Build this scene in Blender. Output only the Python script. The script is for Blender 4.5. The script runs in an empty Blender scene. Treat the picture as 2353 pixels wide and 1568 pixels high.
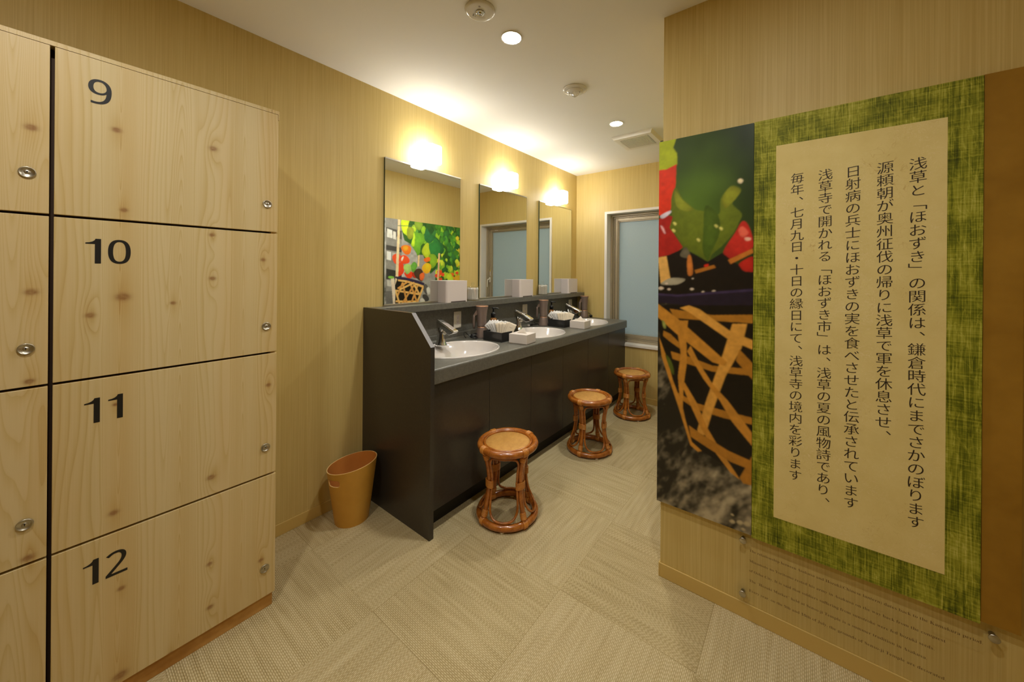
import bpy, bmesh, math, random
from mathutils import Vector, Matrix, geometry
random.seed(7)
SC = bpy.context.scene
COL = SC.collection
PI = math.pi

# ------------------------------------------------------------------ camera
cam_d = bpy.data.cameras.new('camera')
cam = bpy.data.objects.new('camera', cam_d); COL.objects.link(cam); SC.camera = cam
F_PX, W_PX, H_PX = 836.45, 2353.0, 1568.0
cam_d.sensor_fit = 'HORIZONTAL'; cam_d.sensor_width = 36.0
cam_d.lens = 36.0 * F_PX / W_PX
ANG, ROLL = math.radians(36.8903), math.radians(0.4213)
cam_d.clip_start = 0.02
_fw = Vector((-math.sin(ANG), math.cos(ANG), 0)); _rt = Vector((math.cos(ANG), math.sin(ANG), 0)); _up = Vector((0, 0, 1))
_r2 = (_rt * math.cos(ROLL) + _up * math.sin(ROLL)).normalized()
_u2 = (_up * math.cos(ROLL) - _rt * math.sin(ROLL)).normalized()
M = Matrix((_r2, _u2, -_fw)).transposed().to_4x4()
M.translation = Vector((2.0423, 0.0, 1.297))
cam.matrix_world = M
PPX, PPY = 1213.97, 627.76            # where the lens axis meets the frame (shift lens)
cam_d.shift_x = (W_PX / 2 - PPX) / W_PX
cam_d.shift_y = (PPY - H_PX / 2) / W_PX

# ------------------------------------------------------------------ world, view
wd = bpy.data.worlds.new('world'); SC.world = wd; wd.use_nodes = True
wd.node_tree.nodes['Background'].inputs[0].default_value = (0.70, 0.82, 0.88, 1)
wd.node_tree.nodes['Background'].inputs[1].default_value = 1.0
SC.view_settings.view_transform = 'Standard'; SC.view_settings.look = 'None'
SC.view_settings.exposure = 0.0; SC.view_settings.gamma = 1.0; SC.view_settings.use_curve_mapping = False
SC.cycles.max_bounces = 10; SC.cycles.diffuse_bounces = 6; SC.cycles.glossy_bounces = 5
SC.cycles.transparent_max_bounces = 16; SC.cycles.caustics_reflective = False; SC.cycles.caustics_refractive = False
SC.cycles.sample_clamp_indirect = 8.0
LAMP_E = 35.0          # radiance of the cube wall lamps
DOWN_E = 285.0         # glow of the downlight lenses
DOWN_SPREAD = 130.0
DOWN_W = 3.1          # watts of each downlight beam
WARM = (1.0, 0.985, 0.93)

# ------------------------------------------------------------------ room numbers (metres)
YF, YP, XP, ZC = 3.622, 1.599, 1.5635, 2.40
XE, YB, YN = 3.3, -2.0, 3.9

# ------------------------------------------------------------------ colour and node helpers
def lin(c):
    return tuple((v / 255 / 12.92 if v / 255 <= .04045 else ((v / 255 + .055) / 1.055) ** 2.4) for v in c) + (1.0,)

class E:
    """socket wrapper so that shader maths reads as arithmetic"""
    def __init__(s, nt, sock): s.nt, s.s = nt, sock
    def _m(s, op, *a, clamp=False):
        n = s.nt.nodes.new('ShaderNodeMath'); n.operation = op; n.use_clamp = clamp
        for k, v in enumerate((s,) + a):
            if isinstance(v, E): s.nt.links.new(v.s, n.inputs[k])
            else: n.inputs[k].default_value = v
        return E(s.nt, n.outputs[0])
    def __add__(s, o): return s._m('ADD', o)
    def __radd__(s, o): return s._m('ADD', o)
    def __sub__(s, o): return s._m('SUBTRACT', o)
    def __rsub__(s, o): return (s * -1.0) + o
    def __mul__(s, o): return s._m('MULTIPLY', o)
    def __rmul__(s, o): return s._m('MULTIPLY', o)
    def __truediv__(s, o): return s._m('DIVIDE', o)
    def f(s, op, *a, **k): return s._m(op, *a, **k)
    def clamp(s): return s._m('ADD', 0.0, clamp=True)

class Mt:
    def __init__(s, name):
        s.m = bpy.data.materials.new(name); s.m.use_nodes = True; s.nt = s.m.node_tree
        s.b = s.nt.nodes['Principled BSDF']; s.out = s.nt.nodes['Material Output']
    def set(s, **k):
        names = dict(color='Base Color', rough='Roughness', metal='Metallic', spec='Specular IOR Level', coat='Coat Weight',
                     coat_rough='Coat Roughness', trans='Transmission Weight', ior='IOR', normal='Normal', emis='Emission Color',
                     emis_s='Emission Strength', alpha='Alpha', sheen='Sheen Weight')
        for a, v in k.items():
            i = s.b.inputs[names[a]]
            if isinstance(v, E): s.nt.links.new(v.s, i)
            elif isinstance(v, bpy.types.NodeSocket): s.nt.links.new(v, i)
            else: i.default_value = v
        return s
    def pos(s):
        g = s.nt.nodes.new('ShaderNodeNewGeometry'); return g.outputs['Position']
    def obj(s):
        g = s.nt.nodes.new('ShaderNodeTexCoord'); return g.outputs['Object']
    def xyz(s, v):
        n = s.nt.nodes.new('ShaderNodeSeparateXYZ'); s.nt.links.new(v, n.inputs[0]); return [E(s.nt, o) for o in n.outputs]
    def vec(s, x, y, z):
        n = s.nt.nodes.new('ShaderNodeCombineXYZ')
        for k, v in enumerate((x, y, z)):
            if isinstance(v, E): s.nt.links.new(v.s, n.inputs[k])
            else: n.inputs[k].default_value = v
        return n.outputs[0]
    def noise(s, v, scale=1.0, detail=2.0, rough=.5, dist=0.0):
        n = s.nt.nodes.new('ShaderNodeTexNoise'); s.nt.links.new(v, n.inputs['Vector'])
        n.inputs['Scale'].default_value = scale; n.inputs['Detail'].default_value = detail
        n.inputs['Roughness'].default_value = rough; n.inputs['Distortion'].default_value = dist
        return E(s.nt, n.outputs[0])
    def mix(s, fac, a, b):
        n = s.nt.nodes.new('ShaderNodeMix'); n.data_type = 'RGBA'
        if isinstance(fac, E): s.nt.links.new(fac.s, n.inputs[0])
        else: n.inputs[0].default_value = fac
        for i, v in ((6, a), (7, b)):
            if isinstance(v, bpy.types.NodeSocket): s.nt.links.new(v, n.inputs[i])
            else: n.inputs[i].default_value = v
        return n.outputs[2]
    def ramp(s, fac, stops):
        n = s.nt.nodes.new('ShaderNodeValToRGB'); s.nt.links.new(fac.s, n.inputs[0])
        el = n.color_ramp.elements
        while len(el) < len(stops): el.new(0.5)
        for e, (p, c) in zip(el, stops): e.position = p; e.color = c
        return n.outputs[0]
    def bump(s, h, strength=.3, dist=.001):
        n = s.nt.nodes.new('ShaderNodeBump'); s.nt.links.new(h.s, n.inputs['Height'])
        n.inputs['Strength'].default_value = strength; n.inputs['Distance'].default_value = dist
        s.nt.links.new(n.outputs[0], s.b.inputs['Normal']); return s

def plain(name, rgb, rough=.5, **k): return Mt(name).set(color=lin(rgb), rough=rough, **k).m

def wood_wall():
    t = Mt('straight_grain_wall'); x, y, z = t.xyz(t.pos())
    a = t.noise(t.vec(x * 190, y * 190, z * 1.4), 1, 3, .6)
    b = t.noise(t.vec(x * 34 + 7, y * 34 + 3, z * .4), 1, 2, .5)
    c = t.noise(t.vec(x * 460, y * 460, z * 4.0), 1, 1, .5)
    f = (a * .60 + b * .18 + c * .40 - .09).clamp()
    t.set(color=t.ramp(f, [(.28, lin((192, 165, 96))), (.52, lin((206, 182, 115))), (.76, lin((217, 196, 133)))]), rough=.48, spec=.35)
    return t.bump(a, .12, .0006).m

KNOTS = [(.129, .574, 1.0), (.145, .338, .8), (.352, .580, 1.1), (.144, .076, 1.5), (.254, .051, .7), (.352, .130, .9), (.081, .026, .9),
         (.350, .281, .8), (.131, .896, .6), (.500, .20, .8), (.520, .86, .8), (-.021, .533, 1.1), (-.019, .097, 1.1), (-.021, 1.0, .9)]
def pine():
    t = Mt('knotty_pine'); x, y, z = t.xyz(t.pos())
    w = z
    n1 = t.noise(t.vec(y * 3.2, w * .55, 3.0), 1, 2, .5)
    n2 = t.noise(t.vec(y * 14, w * 1.6, 9.0), 1, 2, .5)
    u = y * 62.0 + n1 * 11.0 + n2 * 2.0
    core = None; halo = None
    for ky, kz, s in [(a, b + 1.14 * k, c) for a, b, c in KNOTS for k in (0, 1) if b + 1.14 * k < 1.93]:
        dy = y - ky; dz = w - kz
        d2 = dy * dy * (1 / (.020 * s) ** 2) + dz * dz * (1 / (.062 * s) ** 2)
        g = (d2 * -1.0).f('EXPONENT')
        e2 = dy * dy * (1 / (.0095 * s) ** 2) + dz * dz * (1 / (.0072 * s) ** 2)
        c = (e2 * -1.0).f('EXPONENT')
        h = ((dy * dy * (1 / (.013 * s) ** 2) + dz * dz * (1 / (.05 * s) ** 2)) * -1.0).f('EXPONENT')
        u = u + g * 2.0
        core = c if core is None else core + c
        halo = h if halo is None else halo + h
    for yc, wz, k in ((.272, 5.0, 1.0), (.138, -4.0, .8), (.44, 4.2, .7), (-.05, 4.6, .8)):      # cathedral arches
        d = y - yc + (n1 - .5) * .010
        win = (d * d * (-1 / .026 ** 2)).f('EXPONENT') * k
        arch = w * (wz * 2.4) + d * d * (1 / .0105 ** 2) + n2 * 1.6
        u = u * (1.0 - win) + arch * win
    r = u.f('FRACT')
    line = (r * r * r) * .75 + (1.0 - r).f('POWER', 14.0) * .4
    fine = t.noise(t.vec(y * 300, w * 2, 1.0), 1, 2, .6)
    tone = t.noise(t.vec(y * 16, w * .5, 21.0), 1, 1, .5)
    f = (line * .52 + fine * .34 + tone * .60 - .42 + halo * .30).clamp()
    base = t.ramp(f, [(.0, lin((213, 193, 146))), (.35, lin((203, 179, 124))), (.7, lin((186, 153, 94))), (1.0, lin((164, 126, 72)))])
    band = (t.noise(t.vec(y * 11 + 4, w * .3, 5.0), 1, 1, .5) * 2.6 - .95).clamp()
    base = t.mix(band * .24, base, lin((206, 160, 84)))
    kr = (core * 1.5).clamp() * (t.noise(t.vec(y * 90, w * 130, 0.0), 1, 2, .5) * .7 + .40)
    t.set(color=t.mix(kr.clamp(), base, lin((142, 98, 56))), rough=.42, spec=.4, coat=.12, coat_rough=.3)
    return t.m

def carpet():
    t = Mt('woven_carpet_tiles'); x, y, z = t.xyz(t.pos())
    S = .517
    tx = (x - .7411) / S; ty = (y - 1.2772) / S
    par = ((tx.f('FLOOR') + ty.f('FLOOR')) * .5).f('FRACT') * 2.0       # 1 on every second tile
    a = x * par + y * (1.0 - par); b = y * par + x * (1.0 - par)
    P, L = .0054, .0150
    row = (b / P).f('FLOOR')
    prof = ((b / P).f('FRACT') * PI).f('SINE').f('POWER', .6)
    jit = t.noise(t.vec(row * 3.7, 5.0, 0.0), 1, 0) * 2.0
    dash = ((a / L + row * .5 + jit * .6) * (2 * PI)).f('SINE') * .5 + .5
    v = prof * (dash * .46 + .54)
    streak = t.noise(t.vec(a * 4.0, b * 60, tx.f('FLOOR') * 3.0 + ty.f('FLOOR') * 7.0), 1, 3, .6)
    blot = t.noise(t.vec(x * 3, y * 3, 0.0), 1, 2, .5)
    ex = (tx.f('FRACT') - .5).f('ABSOLUTE'); ey = (ty.f('FRACT') - .5).f('ABSOLUTE')
    seam = (ex.f('MAXIMUM', ey) - .4962).f('GREATER_THAN', 0.0)
    f = (v * .62 + streak * .5 + blot * .1 - .22 - seam * .10 + t.noise(t.vec(tx.f('FLOOR') * 5.3 + .5, ty.f('FLOOR') * 3.7 + .5, 2.0), 1, 0) * .22 - par * .07).clamp()  # tile tones put the shading of the turned weave into the colour
    t.set(color=t.ramp(f, [(.06, lin((118, 98, 60))), (.36, lin((172, 153, 108))), (.72, lin((203, 187, 147))), (1.0, lin((218, 206, 170)))]), rough=.9, spec=.1)
    return t.bump(v, .55, .0025).m

def green_washi():
    t = Mt('green_fibre_washi'); x, y, z = t.xyz(t.pos())
    v = t.noise(t.vec(x * 260, 0.0, z * 5), 1, 3, .65, .3)
    h = t.noise(t.vec(x * 7, 0.0, z * 190), 1, 3, .65, .3)
    big = t.noise(t.vec(x * 16, 0.0, z * 9), 1, 4, .6)
    fib = t.noise(t.vec(x * 34 + z * 16, 3.0, z * 24 - x * 12), 1, 1, .5, .6)
    thread = (1.0 - (fib - .5).f('ABSOLUTE') * 22.0).clamp()
    fib2 = t.noise(t.vec(x * 110, 8.0, z * 7), 1, 1, .5, .3)
    thread2 = (1.0 - (fib2 - .5).f('ABSOLUTE') * 26.0).clamp()
    f = (v * .95 + h * .60 + big * 1.0 - .82 + thread * .10 + thread2 * .16).clamp()
    t.set(color=t.ramp(f, [(.10, lin((48, 56, 8))), (.36, lin((104, 110, 18))), (.60, lin((158, 158, 46))), (.95, lin((204, 198, 98)))]), rough=.6, spec=.25)
    return t.m

def paper():
    t = Mt('cream_washi_paper'); x, y, z = t.xyz(t.pos())
    n = t.noise(t.vec(x * 9, 0.0, z * 9), 1, 4, .6)
    fib = t.noise(t.vec(x * 34, 3.0, z * 42), 1, 2, .5, 3.0)
    th = (1.0 - (fib - .5).f('ABSOLUTE') * 60.0).clamp() * (t.noise(t.vec(x * 8, 1.0, z * 8), 1, 1) - .42).f('MAXIMUM', 0.0) * 3.0
    f2 = t.noise(t.vec(x * 22, 13.0, z * 20), 1, 1, .5, 2.2)
    th2 = (1.0 - (f2 - .5).f('ABSOLUTE') * 90.0).clamp() * (t.noise(t.vec(x * 6, 4.0, z * 6), 1, 1) - .5).f('MAXIMUM', 0.0) * 3.0
    c = t.ramp(n, [(.3, lin((222, 201, 132))), (.7, lin((231, 212, 146)))])
    c = t.mix(th.clamp(), c, lin((240, 222, 176)))
    c = t.mix((th2 * .8).clamp(), c, lin((178, 126, 52)))
    return t.set(color=c, rough=.75, spec=.2).m

def mottled(name, c1, c2, sc, rough=.6, detail=3, spec=.3, **k):
    t = Mt(name); n = t.noise(t.pos(), sc, detail, .6)
    return t.set(color=t.ramp(n, [(.3, lin(c1)), (.7, lin(c2))]), rough=rough, spec=spec, **k).m

def stone():
    t = Mt('dark_grey_counter_stone'); p = t.pos()
    n = t.noise(p, 420, 2, .6); m = t.noise(p, 60, 3, .6)
    t.set(color=t.ramp((n * .65 + m * .35), [(.32, lin((84, 82, 74))), (.55, lin((108, 106, 97))), (.75, lin((134, 131, 121)))]), rough=.36, spec=.45)
    return t.m

def ink_print():
    t = Mt('printed_ink')
    n = t.nt.nodes.new('ShaderNodeVertexColor'); n.layer_name = 'ink'
    return t.set(color=n.outputs[0], rough=.38, spec=.35).m

def woven_seat():
    t = Mt('woven_cane_seat'); x, y, z = t.xyz(t.obj())
    P = .0052
    r = ((x / P).f('FRACT') * PI).f('SINE'); row = (x / P).f('FLOOR')
    d = ((y / .0105 + row * .5) * (2 * PI)).f('SINE') * .5 + .5
    v = r.f('POWER', .7) * (d * .55 + .45); n = t.noise(t.obj(), 60, 3, .6)
    f = (v * .7 + n * .5 - .12).clamp()
    t.set(color=t.ramp(f, [(.1, lin((148, 92, 32))), (.5, lin((210, 154, 74))), (.9, lin((234, 190, 114)))]), rough=.45, spec=.4)
    return t.bump(v, .5, .002).m

def rattan(name, c1, c2, c3):
    t = Mt(name); n = t.noise(t.obj(), 26, 4, .6); f = t.noise(t.obj(), 150, 2, .6)
    t.set(color=t.ramp(n * .75 + f * .25, [(.3, lin(c1)), (.52, lin(c2)), (.75, lin(c3))]), rough=.26, spec=.5, coat=.5, coat_rough=.12)
    return t.m

def clear(name, tint=(.985, .985, .975), gl=.10, k=.25):
    m = bpy.data.materials.new(name); m.use_nodes = True; nt = m.node_tree
    nt.nodes.remove(nt.nodes['Principled BSDF'])
    tr = nt.nodes.new('ShaderNodeBsdfTransparent'); tr.inputs[0].default_value = tint + (1,)
    g = nt.nodes.new('ShaderNodeBsdfGlossy'); g.inputs['Roughness'].default_value = .04
    lw = nt.nodes.new('ShaderNodeLayerWeight'); lw.inputs[0].default_value = .25
    mm = nt.nodes.new('ShaderNodeMath'); mm.operation = 'MULTIPLY_ADD'; mm.inputs[1].default_value = k; mm.inputs[2].default_value = gl * .25
    nt.links.new(lw.outputs['Fresnel'], mm.inputs[0])
    mx = nt.nodes.new('ShaderNodeMixShader'); nt.links.new(mm.outputs[0], mx.inputs[0]); nt.links.new(tr.outputs[0], mx.inputs[1]); nt.links.new(g.outputs[0], mx.inputs[2])
    nt.links.new(mx.outputs[0], nt.nodes['Material Output'].inputs[0]); return m

def frosted():
    m = bpy.data.materials.new('frosted_window_glass'); m.use_nodes = True; nt = m.node_tree
    b = nt.nodes['Principled BSDF']; b.inputs['Roughness'].default_value = .35; b.inputs['Specular IOR Level'].default_value = .3
    t = Mt.__new__(Mt); t.nt = nt; t.m = m; t.b = b
    x, y, z = t.xyz(t.pos())
    n = t.noise(t.vec(x * 420, 0.0, z * 60), 1, 2, .6) * .5 + t.noise(t.vec(x * 60, 2.0, z * 420), 1, 2, .6) * .5
    c = t.ramp(n, [(.35, lin((166, 176, 172))), (.65, lin((180, 189, 184)))]); nt.links.new(c, b.inputs['Base Color'])
    tl = nt.nodes.new('ShaderNodeBsdfTranslucent'); tl.inputs[0].default_value = (.8, .9, .92, 1)
    mx = nt.nodes.new('ShaderNodeMixShader'); mx.inputs[0].default_value = .35
    nt.links.new(b.outputs[0], mx.inputs[1]); nt.links.new(tl.outputs[0], mx.inputs[2]); nt.links.new(mx.outputs[0], nt.nodes['Material Output'].inputs[0])
    return m

def glow(name, col, s):
    m = bpy.data.materials.new(name); m.use_nodes = True; nt = m.node_tree
    b = nt.nodes['Principled BSDF']; b.inputs['Base Color'].default_value = (.9, .88, .82, 1)
    b.inputs['Emission Color'].default_value = col + (1,); b.inputs['Emission Strength'].default_value = s
    return m

def ceiling_m():
    t = Mt('white_ceiling_paper'); n = t.noise(t.pos(), 260, 3, .6)
    t.set(color=lin((240, 238, 232)), rough=.85, spec=.2); return t.bump(n, .25, .0012).m

MAT = dict(
    wall=wood_wall(), pine=pine(), carpet=carpet(), green=green_washi(), paper=paper(), stone=stone(), ink=ink_print(), board=plain('picture_board_edge', (70, 62, 50), .6),
    ceiling=ceiling_m(), brownpaper=mottled('brown_paper_panel', (146, 106, 26), (164, 122, 36), 9, .75),
    pinebase=mottled('pine_plinth', (170, 120, 56), (200, 152, 84), 14, .5),
    base=plain('tan_vinyl_baseboard', (206, 176, 102), .4), dark=mottled('dark_brown_laminate', (53, 48, 43), (59, 54, 48), 90, .3, 2, .5),
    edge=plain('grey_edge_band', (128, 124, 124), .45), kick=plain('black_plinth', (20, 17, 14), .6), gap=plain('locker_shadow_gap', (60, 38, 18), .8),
    digit=plain('black_vinyl_digits', (18, 17, 16), .45), ink_t=plain('brown_black_ink', (46, 32, 18), .6), small_t=plain('brown_lettering', (84, 50, 18), .6),
    chrome=plain('chrome', (225, 225, 225), .08, metal=1.0), steel=plain('satin_steel', (190, 184, 170), .34, metal=1.0),
    keyhole=plain('keyhole_black', (12, 10, 8), .7), mirror=plain('mirror_silver', (240, 243, 238), .0, metal=1.0),
    mirror_edge=plain('mirror_glass_edge', (40, 58, 44), .2), porcelain=plain('white_porcelain', (218, 211, 205), .12, coat=.6, coat_rough=.05),
    white=plain('white_plastic', (220, 209, 204), .4), offwhite=plain('ivory_plastic', (222, 214, 196), .4), slot=plain('grey_slot', (84, 74, 70), .6),
    black=plain('black_plastic', (16, 15, 15), .35), acryl=plain('smoked_black_acrylic', (42, 41, 40), .1), amber=plain('amber_bottle', (170, 112, 52), .15, trans=.35),
    dryer=plain('bronze_grey_metallic', (138, 120, 110), .3, metal=.35), copper=plain('copper_trim', (216, 164, 130), .28, metal=.6),
    sachet=plain('white_paper_sachet', (228, 226, 222), .55), sachet2=plain('cream_paper_sachet', (222, 208, 184), .55), sprint=plain('grey_print', (150, 140, 128), .6),
    tissue=plain('tissue_paper', (240, 232, 220), .8), card=plain('white_card', (218, 209, 202), .6),
    cotton=plain('cotton_white', (244, 240, 232), .9), glass=clear('clear_acrylic'), plate=clear('clear_acrylic_plate', (.995, .995, .99), .06, .06), frost=frosted(),
    alu=plain('bronze_aluminium', (176, 162, 136), .38, metal=.3), casing=plain('white_window_casing', (228, 222, 214), .45),
    yellow=plain('yellow_sticker', (220, 196, 40), .5), rat=rattan('rattan_cane', (124, 62, 14), (170, 98, 30), (198, 126, 52)),
    bind=rattan('rattan_binding', (178, 106, 34), (204, 134, 54), (218, 154, 76)), seat=woven_seat(),
    bin=mottled('bent_plywood', (200, 148, 58), (210, 158, 68), 7, .42), binin=mottled('bent_plywood_inside', (196, 126, 56), (206, 136, 64), 7, .5), binedge=plain('pale_ply_edge', (226, 190, 128), .5),
    shade=glow('lit_opal_glass', WARM, LAMP_E), lens=glow('lit_downlight_lens', WARM, DOWN_E), trim=plain('white_trim_ring', (230, 226, 216), .35),
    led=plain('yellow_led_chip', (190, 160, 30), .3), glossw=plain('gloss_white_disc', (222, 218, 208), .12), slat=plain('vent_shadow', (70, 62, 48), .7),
)

# ------------------------------------------------------------------ mesh builder
class MB:
    def __init__(s): s.v, s.f, s.mi, s.sm = [], [], [], []
    def add(s, vs, fs, mi=0, smooth=False):
        o = len(s.v); s.v += [tuple(p) for p in vs]
        for q in fs: s.f.append(tuple(i + o for i in q)); s.mi.append(mi); s.sm.append(smooth)
        return s
    def box(s, a, b, mi=0):
        (x0, y0, z0), (x1, y1, z1) = a, b
        return s.add([(x0, y0, z0), (x1, y0, z0), (x1, y1, z0), (x0, y1, z0), (x0, y0, z1), (x1, y0, z1), (x1, y1, z1), (x0, y1, z1)],
                     [(0, 3, 2, 1), (4, 5, 6, 7), (0, 1, 5, 4), (1, 2, 6, 5), (2, 3, 7, 6), (3, 0, 4, 7)], mi)
    def lathe(s, prof, n=32, mi=0, smooth=True, c=(0, 0, 0), axis='z', a0=0.0, sx=1.0, sy=1.0):
        vs, fs = [], []
        for (r, z) in prof:
            for k in range(n):
                t = a0 + 2 * PI * k / n; p = (r * math.cos(t) * sx, r * math.sin(t) * sy, z)
                if axis == 'x': p = (p[2], p[0], p[1])
                elif axis == 'y': p = (p[0], p[2], p[1])
                vs.append((p[0] + c[0], p[1] + c[1], p[2] + c[2]))
        for i in range(len(prof) - 1):
            for k in range(n):
                q = (i * n + k, i * n + (k + 1) % n, (i + 1) * n + (k + 1) % n, (i + 1) * n + k)
                fs.append(q if axis != 'y' else q[::-1])
        if prof[0][0] > 1e-6: fs.append(tuple(range(n))[::-1] if axis != 'y' else tuple(range(n)))
        if prof[-1][0] > 1e-6:
            b = (len(prof) - 1) * n; q = tuple(b + k for k in range(n)); fs.append(q if axis != 'y' else q[::-1])
        return s.add(vs, fs, mi, smooth)
    def tube(s, pts, r, n=10, mi=0, closed=False, flat=None):
        pts = [Vector(p) for p in pts]; N = len(pts); R = r if isinstance(r, (list, tuple)) else [r] * N
        vs, fs = [], []; ref = None
        for i, p in enumerate(pts):
            d = (pts[(i + 1) % N] - pts[i - 1]) if closed else (pts[min(i + 1, N - 1)] - pts[max(i - 1, 0)])
            d.normalize()
            if ref is None: ref = Vector((0, 0, 1)) if abs(d.z) < .9 else Vector((1, 0, 0))
            u = ref - d * ref.dot(d)
            if u.length < 1e-5: u = Vector((1, .3, .2)) - d * d.dot(Vector((1, .3, .2)))
            u.normalize(); w = d.cross(u); ref = u
            for k in range(n):
                t = 2 * PI * k / n; vs.append(p + (u * math.cos(t) + w * math.sin(t)) * R[i])
        for i in range(N if closed else N - 1):
            for k in range(n): fs.append((i * n + k, i * n + (k + 1) % n, ((i + 1) % N) * n + (k + 1) % n, ((i + 1) % N) * n + k))
        if not closed: fs += [tuple(range(n))[::-1], tuple((N - 1) * n + k for k in range(n))]
        return s.add(vs, fs, mi, True)
    def prism(s, poly, h0, h1, axis='z', mi=0):
        """poly in the two other axes; extruded from h0 to h1"""
        def P(a, b, h): return {'z': (a, b, h), 'y': (a, h, b), 'x': (h, a, b)}[axis]
        n = len(poly); vs = [P(a, b, h0) for a, b in poly] + [P(a, b, h1) for a, b in poly]
        tri = geometry.tessellate_polygon([[Vector((a, b, 0)) for a, b in poly]])
        fs = [tuple(t) for t in tri] + [tuple(i + n for i in t[::-1]) for t in tri] + [(i, (i + 1) % n, (i + 1) % n + n, i + n) for i in range(n)]
        return s.add(vs, fs, mi)
    def build(s, name, mats, parent=None, bevel=0.0, seg=2, fix=True, loc=None):
        me = bpy.data.meshes.new(name); me.from_pydata(s.v, [], s.f)
        mats = mats if isinstance(mats, (list, tuple)) else [mats]
        for m in mats: me.materials.append(MAT[m] if isinstance(m, str) else m)
        me.polygons.foreach_set('material_index', s.mi); me.polygons.foreach_set('use_smooth', s.sm)
        if fix:
            bm = bmesh.new(); bm.from_mesh(me); bmesh.ops.recalc_face_normals(bm, faces=bm.faces); bm.to_mesh(me); bm.free()
        me.update()
        o = bpy.data.objects.new(name, me); COL.objects.link(o)
        if parent: o.parent = parent
        if loc: o.location = loc
        if bevel:
            b = o.modifiers.new('bevel', 'BEVEL'); b.width = bevel; b.segments = seg; b.limit_method = 'ANGLE'; b.angle_limit = math.radians(40)
            me.polygons.foreach_set('use_smooth', [True] * len(me.polygons))
            w = o.modifiers.new('wn', 'WEIGHTED_NORMAL'); w.keep_sharp = False
        return o

def tag(o, label, cat, group=None):
    o['label'] = label; o['category'] = cat
    if group: o['group'] = group
    return o
def struct(o): o['kind'] = 'structure'; return o
def thing(name, label, cat, loc=(0, 0, 0), rz=0.0, group=None):
    o = bpy.data.objects.new(name, None); COL.objects.link(o); o.location = loc; o.rotation_euler = (0, 0, rz); o.empty_display_size = .05
    return tag(o, label, cat, group)
def dup(root, loc, rz, label):
    r = root.copy(); COL.objects.link(r); r.location = loc; r.rotation_euler = (0, 0, rz); r['label'] = label
    for ch in list(root.children):
        c = ch.copy(); COL.objects.link(c); c.parent = r
        for g in list(ch.children):
            d = g.copy(); COL.objects.link(d); d.parent = c
    return r
def crom(P, n=8, closed=False):
    P = [Vector(p) for p in P]; N = len(P); out = []
    for i in range(N if closed else N - 1):
        a, b, c, d = (P[(i - 1) % N], P[i], P[(i + 1) % N], P[(i + 2) % N]) if closed else (P[max(i - 1, 0)], P[i], P[i + 1], P[min(i + 2, N - 1)])
        for k in range(n):
            t = k / n; out.append(.5 * ((2 * b) + (c - a) * t + (2 * a - 5 * b + 4 * c - d) * t * t + (3 * b - a - 3 * c + d) * t ** 3))
    if not closed: out.append(P[-1])
    return out
def glyphs(ch, size, thin=(0, 0), shear=0.0):
    """outline of built-in font characters as (verts2d, faces), strokes thinned along x / y"""
    c = bpy.data.curves.new('glyph', 'FONT'); c.body = ch; c.size = 1.0; c.resolution_u = 5
    o = bpy.data.objects.new('glyph', c); COL.objects.link(o); bpy.context.view_layer.update()
    me = bpy.data.meshes.new_from_object(o.evaluated_get(bpy.context.evaluated_depsgraph_get()))
    v = [(p.co.x, p.co.y) for p in me.vertices]; fs = [tuple(p.vertices) for p in me.polygons]
    if thin[0] or thin[1]:
        bm = bmesh.new(); bm.from_mesh(me); bmesh.ops.remove_doubles(bm, verts=bm.verts, dist=1e-5); bm.normal_update()
        nrm = {}
        for e in bm.edges:
            if len(e.link_faces) == 1:
                a, b = e.verts; f = e.link_faces[0]; d = (b.co - a.co); n = Vector((d.y, -d.x, 0))
                if n.dot((a.co + b.co) / 2 - f.calc_center_median()) < 0: n = -n
                n.normalize()
                for q in (a, b): nrm.setdefault(q, []).append(n)
        for q, ns in nrm.items():
            s = Vector((0, 0, 0))
            for n in ns: s += n
            if s.length > 1e-6:
                s.normalize(); k = min(1.6, 1.0 / max(.4, abs(s.dot(ns[0]))))
                q.co.x -= s.x * thin[0] * k; q.co.y -= s.y * thin[1] * k
        bm.to_mesh(me); bm.free()
        v = [(p.co.x, p.co.y) for p in me.vertices]; fs = [tuple(p.vertices) for p in me.polygons]
    bpy.data.objects.remove(o); bpy.data.curves.remove(c); bpy.data.meshes.remove(me)
    return [(x * size, (y + shear * (x - .5)) * size) for x, y in v], fs
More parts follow.
